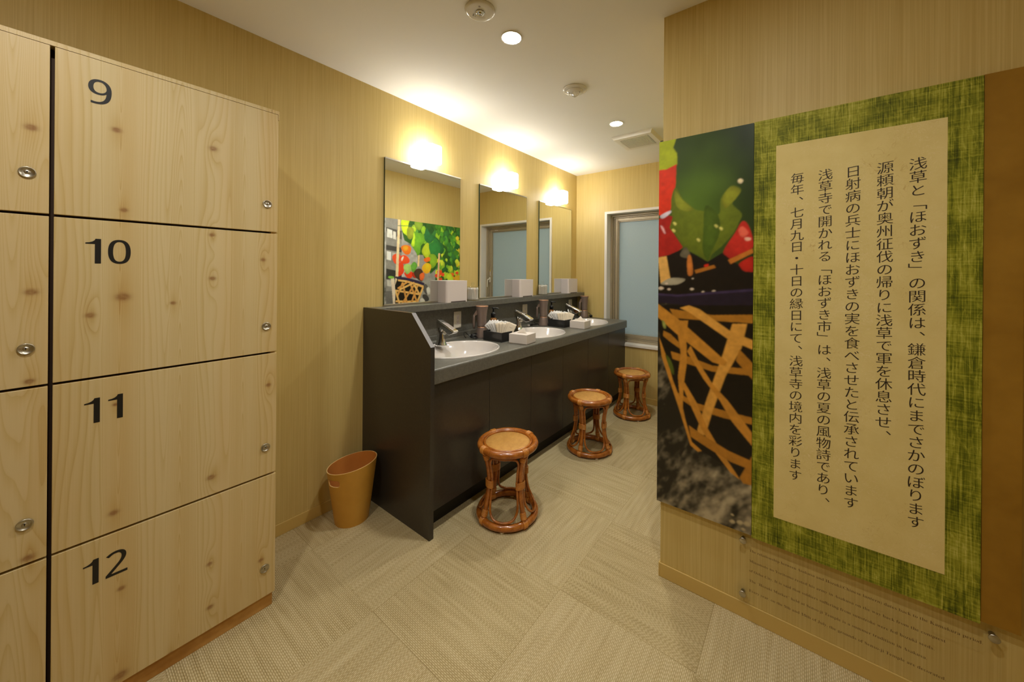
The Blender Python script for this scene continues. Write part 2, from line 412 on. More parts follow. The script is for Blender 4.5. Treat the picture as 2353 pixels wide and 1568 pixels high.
FRONT_INK=[((150,160,20),0,[(1.5514,1.8649),(1.589,1.8587),(1.6237,1.8629),(1.6106,1.8234),(1.6263,1.7972),(1.6278,1.7508),(1.6123,1.7419),(1.5841,1.7366),(1.5494,1.7399)]),
((196,48,22),0,[(1.5494,1.7399),(1.5841,1.7378),(1.6244,1.7531),(1.6212,1.6624),(1.6104,1.6174),(1.6013,1.5603),(1.5855,1.5501),(1.5637,1.5432),(1.5496,1.5504)]),
((92,104,24),1,[(1.6212,1.6566),(1.649,1.6071),(1.6733,1.5817),(1.6998,1.5564),(1.7458,1.5437),(1.7853,1.5318),(1.7898,1.5907),(1.8228,1.6347),(1.8461,1.6289),(1.8585,1.6141),(1.8418,1.5847),(1.8289,1.565),(1.8605,1.525),(1.8515,1.4943),(1.8333,1.4534),(1.7958,1.4072),(1.7619,1.3758),(1.7462,1.3476),(1.7114,1.3715),(1.6693,1.3951),(1.6421,1.4303),(1.6142,1.4722),(1.5984,1.4906),(1.607,1.5365),(1.6037,1.6066)]),
((66,86,20),1,[(1.7356,1.5695),(1.7805,1.5269),(1.7858,1.4562),(1.7569,1.3814),(1.7446,1.3498),(1.7267,1.3933),(1.7286,1.4817)]),
((122,128,34),1,[(1.6186,1.6454),(1.649,1.6014),(1.668,1.5822),(1.6893,1.5575),(1.6575,1.5549),(1.6245,1.5811)]),
((120,124,30),1,[(1.7946,1.5902),(1.8228,1.6321),(1.8562,1.6144),(1.8417,1.5873),(1.8233,1.5656),(1.8044,1.5515)]),
((150,30,22),0,[(1.5498,1.5296),(1.5912,1.5437),(1.611,1.5362),(1.5984,1.4906),(1.6143,1.4664),(1.652,1.4071),(1.6314,1.3894),(1.5924,1.373),(1.551,1.3644)]),
((206,150,150),1,[(1.5599,1.5021),(1.5715,1.4954),(1.5832,1.4682),(1.5746,1.4699)]),
((190,180,190),1,[(1.5596,1.5436),(1.5979,1.5618),(1.6036,1.5531),(1.5713,1.5308)]),
((170,38,28),1,[(1.8629,1.4976),(1.8833,1.4763),(1.8977,1.4238),(1.8979,1.3981),(1.8523,1.3672),(1.8152,1.3558),(1.7998,1.3856),(1.838,1.4531)]),
((214,150,130),1,[(1.8701,1.4356),(1.888,1.4336),(1.8902,1.4242),(1.8747,1.4223)]),
((208,90,70),1,[(1.8494,1.4629),(1.863,1.4777),(1.8834,1.4504),(1.861,1.436)]),
((158,30,20),1,[(1.8525,1.3368),(1.8981,1.3631),(1.8985,1.3065),(1.8664,1.3116)]),
((22,16,10),0,[(1.551,1.3662),(1.5981,1.3769),(1.6531,1.4013),(1.6958,1.3774),(1.7447,1.346),(1.796,1.3803),(1.8246,1.353),(1.8526,1.3315),(1.8664,1.308),(1.8985,1.3055),(1.899,1.2284),(1.5521,1.2089)]),
((86,80,62),1,[(1.6397,1.3731),(1.6612,1.4067),(1.68,1.3778),(1.6722,1.361)]),
((196,150,78),0,[(1.551,1.3662),(1.5867,1.3719),(1.6056,1.2634),(1.5634,1.2554)]),
((170,100,40),1,[(1.6695,1.3656),(1.6833,1.3687),(1.6911,1.2989),(1.6711,1.2954)]),
((150,92,28),0,[(1.6963,1.313),(1.7671,1.3332),(1.7746,1.3223),(1.7016,1.299)]),
((168,100,34),0,[(1.8152,1.352),(1.8979,1.394),(1.898,1.3765),(1.8248,1.336)]),
((190,40,20),1,[(1.7321,1.3334),(1.7472,1.3366),(1.7463,1.3267),(1.7342,1.3246)]),
((140,132,110),1,[(1.5634,1.2554),(1.6044,1.2797),(1.6621,1.276),(1.6324,1.2536),(1.5819,1.25)]),
((176,160,140),1,[(1.5519,1.235),(1.5647,1.2432),(1.5774,1.2358),(1.5648,1.2276)]),
((176,160,140),1,[(1.59,1.2321),(1.5979,1.2373),(1.6058,1.2326),(1.598,1.2275)]),
((176,160,140),1,[(1.5796,1.2558),(1.5875,1.2609),(1.5955,1.2562),(1.5876,1.2511)]),
((176,160,140),1,[(1.6789,1.2356),(1.6873,1.2413),(1.6957,1.2361),(1.6874,1.2305)]),
((176,160,140),1,[(1.7599,1.2295),(1.7678,1.235),(1.7757,1.2301),(1.7678,1.2246)]),
((176,160,140),1,[(1.7227,1.2259),(1.7288,1.2301),(1.7349,1.2264),(1.7288,1.2222)]),
((176,160,140),1,[(1.6855,1.2786),(1.6902,1.2817),(1.6949,1.2787),(1.6902,1.2756)]),
((206,190,150),1,[(1.8459,1.6526),(1.8551,1.6586),(1.8642,1.6499),(1.8597,1.6401),(1.8506,1.6414)]),
((180,176,90),1,[(1.6106,1.5107),(1.6184,1.5135),(1.6273,1.5048),(1.6207,1.4972)]),
((180,176,90),1,[(1.6063,1.4819),(1.6141,1.4849),(1.6231,1.4762),(1.6165,1.4685)]),
((180,176,90),1,[(1.7666,1.4889),(1.7734,1.4917),(1.7813,1.4835),(1.7755,1.4763)]),
((180,176,90),1,[(1.7838,1.4779),(1.7905,1.4807),(1.7983,1.4726),(1.7925,1.4655)]),
((180,176,90),1,[(1.7027,1.4376),(1.7099,1.4406),(1.7182,1.4324),(1.7121,1.4249)]),
((30,22,34),0,[(1.5503,1.2147),(1.6327,1.2122),(1.748,1.2269),(1.8989,1.2448),(1.8994,1.1667),(1.7484,1.1594),(1.6709,1.1696),(1.5506,1.1744)]),
((52,40,66),0,[(1.5503,1.2136),(1.6327,1.2111),(1.748,1.2258),(1.8989,1.2438),(1.8989,1.2346),(1.748,1.217),(1.6327,1.203),(1.5504,1.2052)]),
((20,15,9),0,[(1.5515,1.1627),(1.899,1.1833),(1.9032,0.5163),(1.8535,0.5293),(1.7984,0.5662),(1.7472,0.5856),(1.7275,0.5903),(1.6903,0.6121),(1.6655,0.7009),(1.6475,0.7707),(1.611,0.8533),(1.5771,0.9617),(1.5584,1.0515)]),
((150,100,30),0,[(1.6016,1.1506),(1.763,1.1363),(1.8992,1.1479),(1.8994,1.1165),(1.7631,1.1136),(1.6201,1.1134)]),
((150,100,30),0,[(1.6065,0.9733),(1.6776,0.9609),(1.7643,0.938),(1.9005,0.9462),(1.9006,0.9215),(1.7644,0.9153),(1.6778,0.9301),(1.614,0.9427)]),
((150,100,30),0,[(1.6366,0.8057),(1.7129,0.7778),(1.8095,0.7714),(1.9016,0.7661),(1.9018,0.7415),(1.8097,0.7422),(1.7063,0.7531),(1.6439,0.7833)]),
((186,134,56),0,[(1.8318,1.1084),(1.8804,1.1128),(1.8634,1.0216),(1.8099,0.9035),(1.7667,0.7614),(1.7415,0.6611),(1.7138,0.6463),(1.7122,0.6763),(1.7457,0.8065),(1.7772,0.9118),(1.8018,0.9927)]),
((170,116,40),0,[(1.6345,1.1041),(1.6738,1.1075),(1.6673,1.0405),(1.6708,0.9378),(1.6589,0.8472),(1.6554,0.7488),(1.6439,0.7833),(1.6361,0.8728),(1.6461,0.9712),(1.6349,1.0444)]),
((170,116,40),0,[(1.5514,1.1697),(1.5757,1.1527),(1.6344,1.1116),(1.8157,0.9586),(1.8071,0.9434),(1.7642,0.9521),(1.6277,1.0496),(1.5519,1.1126)]),
((150,100,30),0,[(1.5764,1.0572),(1.606,1.0451),(1.6423,1.0117),(1.6424,0.9894),(1.6063,1.0111),(1.5751,1.0341)]),
((186,134,56),0,[(1.6412,1.1569),(1.6762,1.1694),(1.717,1.1559),(1.8259,1.0789),(1.8998,1.053),(1.9,1.0183),(1.82,1.0465),(1.7438,1.0976),(1.6763,1.1415)]),
((170,116,40),0,[(1.6842,1.0058),(1.7185,0.9379),(1.7648,0.8672),(1.8216,0.8088),(1.902,0.7061),(1.9023,0.6582),(1.8342,0.7345),(1.7906,0.8076),(1.7321,0.8811),(1.6705,0.982)]),
((150,100,30),0,[(1.8564,1.0139),(1.9003,0.9663),(1.9007,0.9049),(1.8447,0.9699)]),
((170,116,40),0,[(1.661,0.855),(1.7061,0.7835),(1.7465,0.6924),(1.7918,0.6202),(1.8535,0.5361),(1.8607,0.5236),(1.8294,0.5403),(1.7729,0.6061),(1.7269,0.6787),(1.6928,0.75),(1.6562,0.8304)]),
((150,100,30),0,[(1.6795,0.6823),(1.7402,0.6536),(1.8228,0.621),(1.9026,0.6049),(1.9028,0.5716),(1.8291,0.5816),(1.747,0.6126),(1.6867,0.6388)]),
((170,116,40),0,[(1.5585,1.0284),(1.5921,0.941),(1.6161,0.8542),(1.6525,0.7644),(1.6669,0.6998),(1.6916,0.6183),(1.7288,0.5929),(1.7142,0.5849),(1.6856,0.6034),(1.6572,0.6914),(1.637,0.7535),(1.6023,0.8517),(1.5697,0.9454)]),
((150,100,30),0,[(1.8595,0.5313),(1.9024,0.6329),(1.9032,0.5163),(1.8714,0.5138)]),
((70,80,24),1,[(1.5846,0.9551),(1.6031,0.9426),(1.6179,0.9072),(1.6203,0.8775),(1.6071,0.8903)]),
((120,124,60),1,[(1.5701,1.1002),(1.5821,1.0921),(1.5875,1.0682),(1.5763,1.0686)]),
((150,136,104),1,[(1.8263,0.355),(1.8366,0.3647),(1.8469,0.3581),(1.8367,0.3484)]),
((150,136,104),1,[(1.8499,0.3613),(1.8617,0.3731),(1.8735,0.3658),(1.8618,0.3541)]),
((150,136,104),1,[(1.8723,0.3653),(1.8851,0.3783),(1.8978,0.3706),(1.8852,0.3576)]),
((150,136,104),1,[(1.8642,0.3415),(1.8724,0.349),(1.8806,0.3432),(1.8725,0.3357)]),
((150,136,104),1,[(1.8304,0.3829),(1.8365,0.3874),(1.8425,0.3823),(1.8365,0.3778)])]
SIDE_INK=[((120,118,112),0,[(2.2024,1.8804),(2.3934,1.8858),(2.3986,1.2609),(2.2099,0.9455)]),
((70,68,64),0,[(2.2032,1.7766),(2.3945,1.752),(2.3953,1.6554),(2.2036,1.7337)]),
((200,198,190),0,[(2.2151,1.7635),(2.2789,1.7482),(2.2796,1.661),(2.2158,1.6703)]),
((190,188,180),0,[(2.2871,1.7417),(2.3238,1.7342),(2.3245,1.6499),(2.2877,1.658)]),
((60,58,54),0,[(2.2047,1.587),(2.396,1.5661),(2.3965,1.514),(2.2052,1.5333)]),
((205,203,196),0,[(2.2131,1.5193),(2.2648,1.5112),(2.2655,1.4205),(2.2138,1.4297)]),
((160,158,150),0,[(2.2768,1.5081),(2.3216,1.503),(2.3222,1.437),(2.2774,1.4427)]),
((48,46,42),0,[(2.2068,1.3327),(2.3983,1.2981),(2.3989,1.2162),(2.2077,1.218)]),
((168,166,158),0,[(2.2195,1.2107),(2.2713,1.2029),(2.2718,1.1375),(2.2201,1.146)]),
((92,90,86),0,[(2.2087,1.0889),(2.3332,1.0918),(2.3345,0.9374),(2.2099,0.9455)]),
((128,126,120),0,[(2.5983,1.5394),(2.8775,1.505),(2.8811,1.1138),(2.8128,0.9224),(2.6219,0.9342)]),
((74,72,68),1,[(2.6761,1.1194),(2.7232,1.1577),(2.7622,1.1011),(2.7339,1.0305)]),
((180,178,170),1,[(2.7333,1.1019),(2.7718,1.1168),(2.8018,1.0517),(2.7532,1.0296)]),
((60,58,54),1,[(2.677,1.0251),(2.7339,1.0305),(2.7731,0.9728),(2.7155,0.9442)]),
((176,174,166),1,[(2.6401,0.9721),(2.6772,0.9936),(2.7155,0.9522),(2.6684,0.9353)]),
((40,78,26),0,[(2.3976,1.8826),(2.6321,1.8878),(2.9251,1.8851),(3.2894,1.8834),(3.2963,1.1859),(2.8602,1.1916),(2.879,1.3421),(2.7899,1.2767),(2.765,1.3405),(2.6822,1.4966),(2.5987,1.5007),(2.5711,1.538),(2.5168,1.6114),(2.4293,1.6505),(2.3988,1.745)]),
((86,140,32),1,[(2.6414,1.7549),(2.6632,1.7369),(2.6665,1.7192),(2.6529,1.6983),(2.6305,1.6764),(2.6145,1.6992),(2.6069,1.7204),(2.615,1.7378)]),
((70,124,48),1,[(2.9005,1.3831),(2.9355,1.3717),(2.9499,1.3545),(2.9472,1.3283),(2.9353,1.2982),(2.9036,1.3168),(2.8825,1.3363),(2.8813,1.3569)]),
((36,86,34),1,[(2.8494,1.7627),(2.8842,1.7541),(2.8975,1.7387),(2.8924,1.7138),(2.8775,1.6844),(2.8467,1.7),(2.8268,1.7171),(2.8274,1.7365)]),
((58,110,30),1,[(3.1011,1.6113),(3.1508,1.604),(3.1738,1.5853),(3.1751,1.5518),(3.1645,1.5113),(3.1177,1.5285),(3.0854,1.5488),(3.0799,1.5745)]),
((30,70,30),1,[(2.6941,1.8683),(2.7206,1.8712),(2.7221,1.848),(2.6997,1.8184),(2.6652,1.7881),(2.6471,1.8227),(2.6404,1.8542),(2.6546,1.8638)]),
((36,86,34),1,[(3.0001,1.3769),(3.0321,1.3597),(3.041,1.341),(3.0294,1.3173),(3.0069,1.2916),(2.9808,1.3147),(2.9658,1.3367),(2.9715,1.3561)]),
((30,70,30),1,[(3.1536,1.8388),(3.1624,1.8193),(3.1579,1.8037),(3.1397,1.7888),(3.1147,1.7747),(3.1118,1.797),(3.1145,1.8164),(3.1273,1.8294)]),
((30,70,30),1,[(3.0595,1.4161),(3.09,1.3953),(3.0961,1.3752),(3.0798,1.3521),(3.052,1.328),(3.0287,1.3542),(3.0168,1.3783),(3.026,1.3975)]),
((36,86,34),1,[(2.9165,1.6889),(2.9428,1.658),(2.9414,1.6332),(2.9133,1.6096),(2.8718,1.5877),(2.856,1.6231),(2.8522,1.6537),(2.8706,1.6743)]),
((120,160,36),1,[(2.9661,1.7155),(3.0056,1.7084),(3.0233,1.6922),(3.0235,1.664),(3.014,1.6302),(2.9772,1.6455),(2.9519,1.6633),(2.9482,1.685)]),
((70,124,48),1,[(2.9371,1.3338),(2.9577,1.3175),(2.9631,1.3008),(2.9548,1.2805),(2.9395,1.2588),(2.9228,1.2799),(2.9134,1.2998),(2.9177,1.3166)]),
((30,70,30),1,[(2.5238,1.6829),(2.5477,1.671),(2.5568,1.6551),(2.5535,1.6324),(2.5434,1.6066),(2.5223,1.6246),(2.5085,1.6428),(2.5088,1.661)]),
((150,176,40),1,[(3.1434,1.8755),(3.1642,1.8619),(3.1644,1.838),(3.1447,1.8108),(3.115,1.7827),(3.1016,1.8141),(3.0973,1.8428),(3.11,1.8655)]),
((58,110,30),1,[(2.8516,1.6663),(2.8795,1.6608),(2.8935,1.6486),(2.8967,1.6274),(2.8939,1.6019),(2.8669,1.6135),(2.8475,1.6269),(2.8426,1.6432)]),
((46,98,44),1,[(2.5215,1.7242),(2.5365,1.7147),(2.5411,1.7035),(2.5368,1.6883),(2.5276,1.6715),(2.515,1.6848),(2.5074,1.698),(2.5093,1.7102)]),
((30,70,30),1,[(2.6036,1.8681),(2.6182,1.862),(2.6118,1.836),(2.5843,1.8112),(2.5462,1.7879),(2.5408,1.8248),(2.544,1.8569),(2.5633,1.8635)]),
((86,140,32),1,[(2.7457,1.6788),(2.7698,1.6586),(2.7727,1.6399),(2.7558,1.6192),(2.7288,1.5981),(2.7116,1.623),(2.7041,1.6455),(2.7144,1.6629)]),
((120,160,36),1,[(2.9386,1.3678),(2.9609,1.343),(2.9621,1.3215),(2.9432,1.2992),(2.9141,1.2772),(2.8992,1.3068),(2.8937,1.333),(2.9057,1.352)]),
((30,70,30),1,[(3.18,1.6502),(3.207,1.6377),(3.2164,1.6218),(3.2108,1.5996),(3.1971,1.5745),(3.1737,1.5929),(3.159,1.6112),(3.1608,1.6291)]),
((150,176,40),1,[(3.2128,1.7221),(3.2501,1.7148),(3.2663,1.6997),(3.2654,1.674),(3.255,1.6434),(3.2206,1.658),(3.1972,1.6746),(3.1945,1.6945)]),
((58,110,30),1,[(2.8148,1.7288),(2.8357,1.7082),(2.8369,1.6897),(2.8195,1.6699),(2.7926,1.6499),(2.7785,1.6749),(2.7732,1.6973),(2.7843,1.7141)]),
((46,98,44),1,[(2.9044,1.6568),(2.9191,1.6436),(2.9212,1.6307),(2.9116,1.6158),(2.8959,1.6002),(2.8851,1.6169),(2.8801,1.6323),(2.8859,1.6447)]),
((46,98,44),1,[(2.8955,1.8205),(2.9221,1.8075),(2.9309,1.7907),(2.9243,1.7672),(2.9096,1.7408),(2.8869,1.76),(2.873,1.7792),(2.8754,1.798)]),
((36,86,34),1,[(2.6846,1.8119),(2.709,1.7889),(2.7135,1.7649),(2.6998,1.7356),(2.6767,1.7042),(2.6583,1.7344),(2.6491,1.7627),(2.657,1.7868)]),
((30,70,30),1,[(2.6693,1.8475),(2.7065,1.8358),(2.7226,1.8159),(2.7214,1.7843),(2.7107,1.7473),(2.6765,1.768),(2.6533,1.7902),(2.6508,1.8149)]),
((120,160,36),1,[(2.956,1.8525),(2.9881,1.8286),(2.9923,1.8057),(2.9704,1.7794),(2.9351,1.7522),(2.9121,1.7822),(2.9018,1.8096),(2.915,1.8315)]),
((70,124,48),1,[(2.7894,1.6784),(2.8055,1.6627),(2.8074,1.6477),(2.7961,1.6304),(2.7779,1.6124),(2.7663,1.6321),(2.7612,1.6502),(2.7682,1.6646)]),
((36,86,34),1,[(2.6549,1.683),(2.6768,1.6756),(2.6842,1.6648),(2.6791,1.6485),(2.6674,1.6298),(2.6486,1.6416),(2.6369,1.6538),(2.6387,1.6667)]),
((36,86,34),1,[(3.1324,1.7253),(3.161,1.6978),(3.1649,1.6705),(3.1458,1.6384),(3.1149,1.6047),(3.0942,1.6398),(3.0847,1.6723),(3.0962,1.6989)]),
((46,98,44),1,[(2.7785,1.7832),(2.8089,1.7568),(2.8132,1.7307),(2.7932,1.7001),(2.7608,1.6682),(2.7387,1.7018),(2.7286,1.7328),(2.7406,1.7582)]),
((30,70,30),1,[(2.7381,1.8026),(2.7811,1.7956),(2.8035,1.7771),(2.8103,1.7439),(2.8083,1.7036),(2.766,1.7205),(2.7353,1.7405),(2.7264,1.766)]),
((46,98,44),1,[(2.8738,1.6701),(2.9024,1.6491),(2.9105,1.6259),(2.9003,1.596),(2.8805,1.5635),(2.8571,1.5919),(2.8435,1.6192),(2.8484,1.6435)]),
((86,140,32),1,[(2.8941,1.6941),(2.9171,1.657),(2.9114,1.6293),(2.8773,1.6057),(2.8291,1.5852),(2.8181,1.6263),(2.8192,1.6608),(2.8423,1.682)]),
((30,70,30),1,[(3.1072,1.8764),(3.1325,1.8563),(3.1274,1.8267),(3.0921,1.7988),(3.042,1.7728),(3.0291,1.815),(3.0291,1.8513),(3.0528,1.8706)]),
((58,110,30),1,[(2.8766,1.8689),(2.9117,1.8727),(2.9249,1.8686),(2.9196,1.837),(2.9043,1.801),(2.8732,1.8248),(2.8531,1.8492),(2.8539,1.8664)]),
((46,98,44),1,[(2.8381,1.8134),(2.8829,1.7958),(2.8981,1.7712),(2.8874,1.7353),(2.8631,1.6945),(2.8248,1.7219),(2.8012,1.7499),(2.8049,1.7783)]),
((86,140,32),1,[(3.1992,1.6084),(3.2408,1.5917),(3.2586,1.5682),(3.2568,1.5337),(3.2443,1.4942),(3.2061,1.5204),(3.1804,1.5472),(3.1779,1.5745)]),
((36,86,34),1,[(2.8725,1.691),(2.8864,1.6706),(2.884,1.6549),(2.8656,1.6406),(2.8392,1.6275),(2.8318,1.6505),(2.8314,1.6701),(2.8439,1.6828)]),
((46,98,44),1,[(3.0626,1.8707),(3.1103,1.8757),(3.132,1.878),(3.1327,1.8503),(3.1219,1.8117),(3.077,1.824),(3.0462,1.8403),(3.0413,1.8637)]),
((58,110,30),1,[(2.6354,1.7396),(2.6611,1.7255),(2.6706,1.7075),(2.6664,1.6822),(2.6548,1.6537),(2.6322,1.6744),(2.6178,1.6952),(2.6186,1.7155)]),
((58,110,30),1,[(3.1204,1.4499),(3.137,1.4371),(3.1413,1.4237),(3.1347,1.4071),(3.1223,1.3893),(3.1089,1.4062),(3.1013,1.4221),(3.1047,1.4357)]),
((150,176,40),1,[(3.1048,1.857),(3.1382,1.8435),(3.1503,1.8246),(3.1442,1.797),(3.1284,1.7655),(3.0992,1.7864),(3.0807,1.8079),(3.0822,1.8298)]),
((30,70,30),1,[(2.7627,1.7942),(2.7716,1.7722),(2.7666,1.7549),(2.7472,1.7389),(2.7206,1.7241),(2.718,1.7491),(2.7212,1.7706),(2.7349,1.7847)]),
((36,86,34),1,[(2.5345,1.7526),(2.571,1.7452),(2.5882,1.7285),(2.5901,1.6995),(2.5835,1.6646),(2.549,1.6805),(2.5248,1.6988),(2.5201,1.7211)]),
((58,110,30),1,[(2.5071,1.7787),(2.5319,1.7567),(2.5355,1.735),(2.5193,1.7096),(2.4929,1.6831),(2.4748,1.7111),(2.4665,1.7369),(2.4762,1.758)]),
((30,70,30),1,[(2.9362,1.6538),(2.9572,1.6329),(2.9589,1.6139),(2.9422,1.5929),(2.9161,1.5716),(2.9017,1.5972),(2.8959,1.6202),(2.9064,1.6379)]),
((86,140,32),1,[(3.1914,1.6528),(3.2123,1.6443),(3.2205,1.6326),(3.218,1.6156),(3.2097,1.5962),(3.191,1.6092),(3.1788,1.6226),(3.1787,1.6361)]),
((46,98,44),1,[(3.066,1.7654),(3.0865,1.7549),(3.0941,1.7414),(3.0907,1.7225),(3.0814,1.7012),(3.0634,1.7166),(3.0518,1.7321),(3.0524,1.7473)]),
((30,70,30),1,[(2.5755,1.7291),(2.6006,1.6958),(2.5987,1.6685),(2.5708,1.6418),(2.5299,1.6165),(2.5151,1.6551),(2.512,1.6886),(2.5303,1.7117)]),
((58,110,30),1,[(2.9689,1.4889),(2.9926,1.4662),(2.9966,1.4442),(2.9825,1.4184),(2.959,1.3915),(2.9413,1.4202),(2.9327,1.4466),(2.941,1.468)]),
((30,70,30),1,[(2.812,1.8397),(2.8363,1.8225),(2.8411,1.8042),(2.8283,1.7816),(2.8063,1.7572),(2.7877,1.7799),(2.7781,1.8014),(2.7854,1.82)]),
((70,124,48),1,[(2.6133,1.8676),(2.6296,1.8694),(2.6262,1.8454),(2.6031,1.8185),(2.5701,1.7918),(2.5616,1.8267),(2.5617,1.8578),(2.5775,1.8635)]),
((120,160,36),1,[(3.0782,1.3614),(3.124,1.3547),(3.1452,1.3378),(3.1468,1.3078),(3.1375,1.2716),(3.0944,1.2872),(3.0645,1.3056),(3.0591,1.3286)]),
((36,86,34),1,[(2.534,1.7129),(2.567,1.6944),(2.5791,1.6708),(2.5736,1.6378),(2.5586,1.6008),(2.5297,1.6281),(2.5113,1.6553),(2.5123,1.6816)]),
((30,70,30),1,[(3.0983,1.7586),(3.1165,1.7426),(3.1192,1.7267),(3.1075,1.7078),(3.0884,1.6878),(3.075,1.7082),(3.0687,1.7272),(3.0758,1.7429)]),
((30,70,30),1,[(2.6753,1.7559),(2.6939,1.7202),(2.6876,1.6926),(2.6565,1.6678),(2.613,1.6453),(2.6052,1.6855),(2.6076,1.7197),(2.6291,1.7417)]),
((70,124,48),1,[(2.8158,1.6571),(2.8505,1.6495),(2.8649,1.6346),(2.8626,1.6096),(2.8511,1.58),(2.8195,1.5946),(2.7985,1.6112),(2.7971,1.6305)]),
((70,124,48),1,[(2.5779,1.8047),(2.6071,1.7823),(2.6144,1.7576),(2.6019,1.726),(2.5792,1.6917),(2.5559,1.7219),(2.5431,1.7509),(2.5496,1.7766)]),
((46,98,44),1,[(3.154,1.6087),(3.1934,1.5992),(3.2095,1.5823),(3.206,1.5552),(3.1919,1.5234),(3.1563,1.5405),(3.1328,1.5592),(3.1317,1.5804)]),
((46,98,44),1,[(3.0484,1.8222),(3.073,1.7949),(3.0719,1.7724),(3.046,1.7504),(3.0075,1.7294),(2.9926,1.7611),(2.9889,1.7887),(3.0058,1.8078)]),
((120,160,36),1,[(2.9941,1.4163),(3.0103,1.3848),(3.0043,1.3619),(2.9759,1.343),(2.9364,1.3269),(2.9298,1.3614),(2.9325,1.3902),(2.9522,1.4074)]),
((120,160,36),1,[(2.6895,1.8406),(2.7167,1.8173),(2.7218,1.7929),(2.7068,1.7628),(2.6813,1.7306),(2.6606,1.7612),(2.6503,1.79),(2.6589,1.8148)]),
((120,160,36),1,[(2.6968,1.6926),(2.72,1.6807),(2.726,1.6671),(2.7165,1.6492),(2.6989,1.6296),(2.6802,1.646),(2.6697,1.6619),(2.6747,1.6764)]),
((86,140,32),1,[(2.805,1.7058),(2.8415,1.6838),(2.851,1.6592),(2.8361,1.6274),(2.8086,1.5928),(2.7793,1.6228),(2.7629,1.6516),(2.7705,1.6774)]),
((120,160,36),1,[(3.1163,1.6872),(3.1612,1.6662),(3.1731,1.6418),(3.1553,1.6098),(3.1221,1.5746),(3.086,1.6039),(3.0657,1.6322),(3.0746,1.6581)]),
((46,98,44),1,[(3.1301,1.5449),(3.1701,1.5284),(3.1872,1.5056),(3.1856,1.4723),(3.1737,1.4342),(3.1371,1.4598),(3.1123,1.4859),(3.1099,1.5123)]),
((58,110,30),1,[(2.646,1.8417),(2.6604,1.8246),(2.6611,1.8085),(2.6487,1.7901),(2.6296,1.771),(2.62,1.7923),(2.6165,1.8117),(2.6244,1.8271)]),
((86,140,32),1,[(3.1489,1.7749),(3.1893,1.753),(3.2014,1.7267),(3.1885,1.6915),(3.1624,1.6525),(3.1289,1.6837),(3.1091,1.7141),(3.1149,1.7424)]),
((150,176,40),1,[(2.5484,1.8394),(2.5773,1.818),(2.5856,1.7935),(2.5755,1.7613),(2.5557,1.7258),(2.5319,1.7554),(2.5181,1.784),(2.523,1.8101)]),
((70,124,48),1,[(2.4641,1.8012),(2.4921,1.7926),(2.5036,1.7779),(2.5011,1.7544),(2.4912,1.7268),(2.4658,1.7419),(2.449,1.7584),(2.4482,1.7768)]),
((58,110,30),1,[(3.0462,1.6429),(3.0692,1.6405),(3.0795,1.6325),(3.0797,1.6176),(3.0743,1.5993),(3.0529,1.606),(3.0381,1.6145),(3.0359,1.6259)]),
((96,146,34),1,[(2.9993,1.2945),(3.0333,1.2838),(3.0469,1.268),(3.0432,1.2441),(3.0304,1.2167),(2.9998,1.2339),(2.9798,1.2518),(2.9793,1.2706)]),
((36,86,34),1,[(2.9528,1.7303),(2.9621,1.7167),(2.9605,1.7056),(2.9484,1.6947),(2.931,1.6843),(2.926,1.7001),(2.9257,1.7139),(2.9339,1.7234)]),
((150,176,40),1,[(3.1756,1.3322),(3.2099,1.3169),(3.2237,1.2973),(3.2203,1.2698),(3.2077,1.2387),(3.1768,1.2614),(3.1564,1.284),(3.1558,1.306)]),
((150,176,40),1,[(3.1675,1.302),(3.194,1.2948),(3.2064,1.2828),(3.2077,1.2637),(3.2028,1.2413),(3.1778,1.2537),(3.1602,1.2672),(3.1568,1.2822)]),
((58,110,30),1,[(3.2046,1.8564),(3.2323,1.8527),(3.2453,1.8422),(3.2465,1.8232),(3.2412,1.8002),(3.2149,1.8094),(3.1966,1.8206),(3.1932,1.8352)]),
((58,110,30),1,[(3.2713,1.8796),(3.2871,1.8809),(3.2858,1.8604),(3.2652,1.8385),(3.2353,1.8165),(3.2258,1.8444),(3.2246,1.8694),(3.2385,1.8762)]),
((150,176,40),1,[(2.9393,1.3033),(2.9613,1.2873),(2.9663,1.2717),(2.9557,1.2533),(2.937,1.2341),(2.9198,1.2544),(2.9106,1.2731),(2.9164,1.2883)]),
((150,176,40),1,[(3.0275,1.472),(3.0466,1.4661),(3.0543,1.457),(3.0525,1.4432),(3.0456,1.4271),(3.0284,1.4367),(3.017,1.4469),(3.0166,1.4579)]),
((58,110,30),1,[(2.8984,1.5379),(2.9225,1.5261),(2.9318,1.5109),(2.9284,1.4896),(2.9184,1.4657),(2.8969,1.4831),(2.883,1.5005),(2.8833,1.5176)]),
((176,190,50),1,[(2.9376,1.4509),(2.9617,1.4286),(2.9656,1.4072),(2.9509,1.3826),(2.9266,1.3571),(2.9087,1.3851),(2.9001,1.4107),(2.9088,1.4313)]),
((190,176,40),1,[(3.2244,1.5607),(3.2432,1.5388),(3.2422,1.5209),(3.2222,1.5036),(3.1925,1.4872),(3.1812,1.5126),(3.1784,1.5346),(3.1916,1.5497)]),
((70,130,40),1,[(3.0271,1.7523),(3.0436,1.7386),(3.0451,1.7262),(3.0325,1.7128),(3.0127,1.6991),(3.0011,1.7158),(2.9964,1.7308),(3.0043,1.7422)]),
((70,130,40),1,[(2.8934,1.8139),(2.9039,1.8001),(2.9034,1.7878),(2.8921,1.7745),(2.8753,1.7611),(2.8689,1.7778),(2.8673,1.7928),(2.8748,1.8041)]),
((120,160,36),1,[(2.9328,1.3769),(2.9441,1.3646),(2.9444,1.3546),(2.9342,1.3449),(2.9186,1.3355),(2.9111,1.3497),(2.9086,1.3621),(2.9152,1.3707)]),
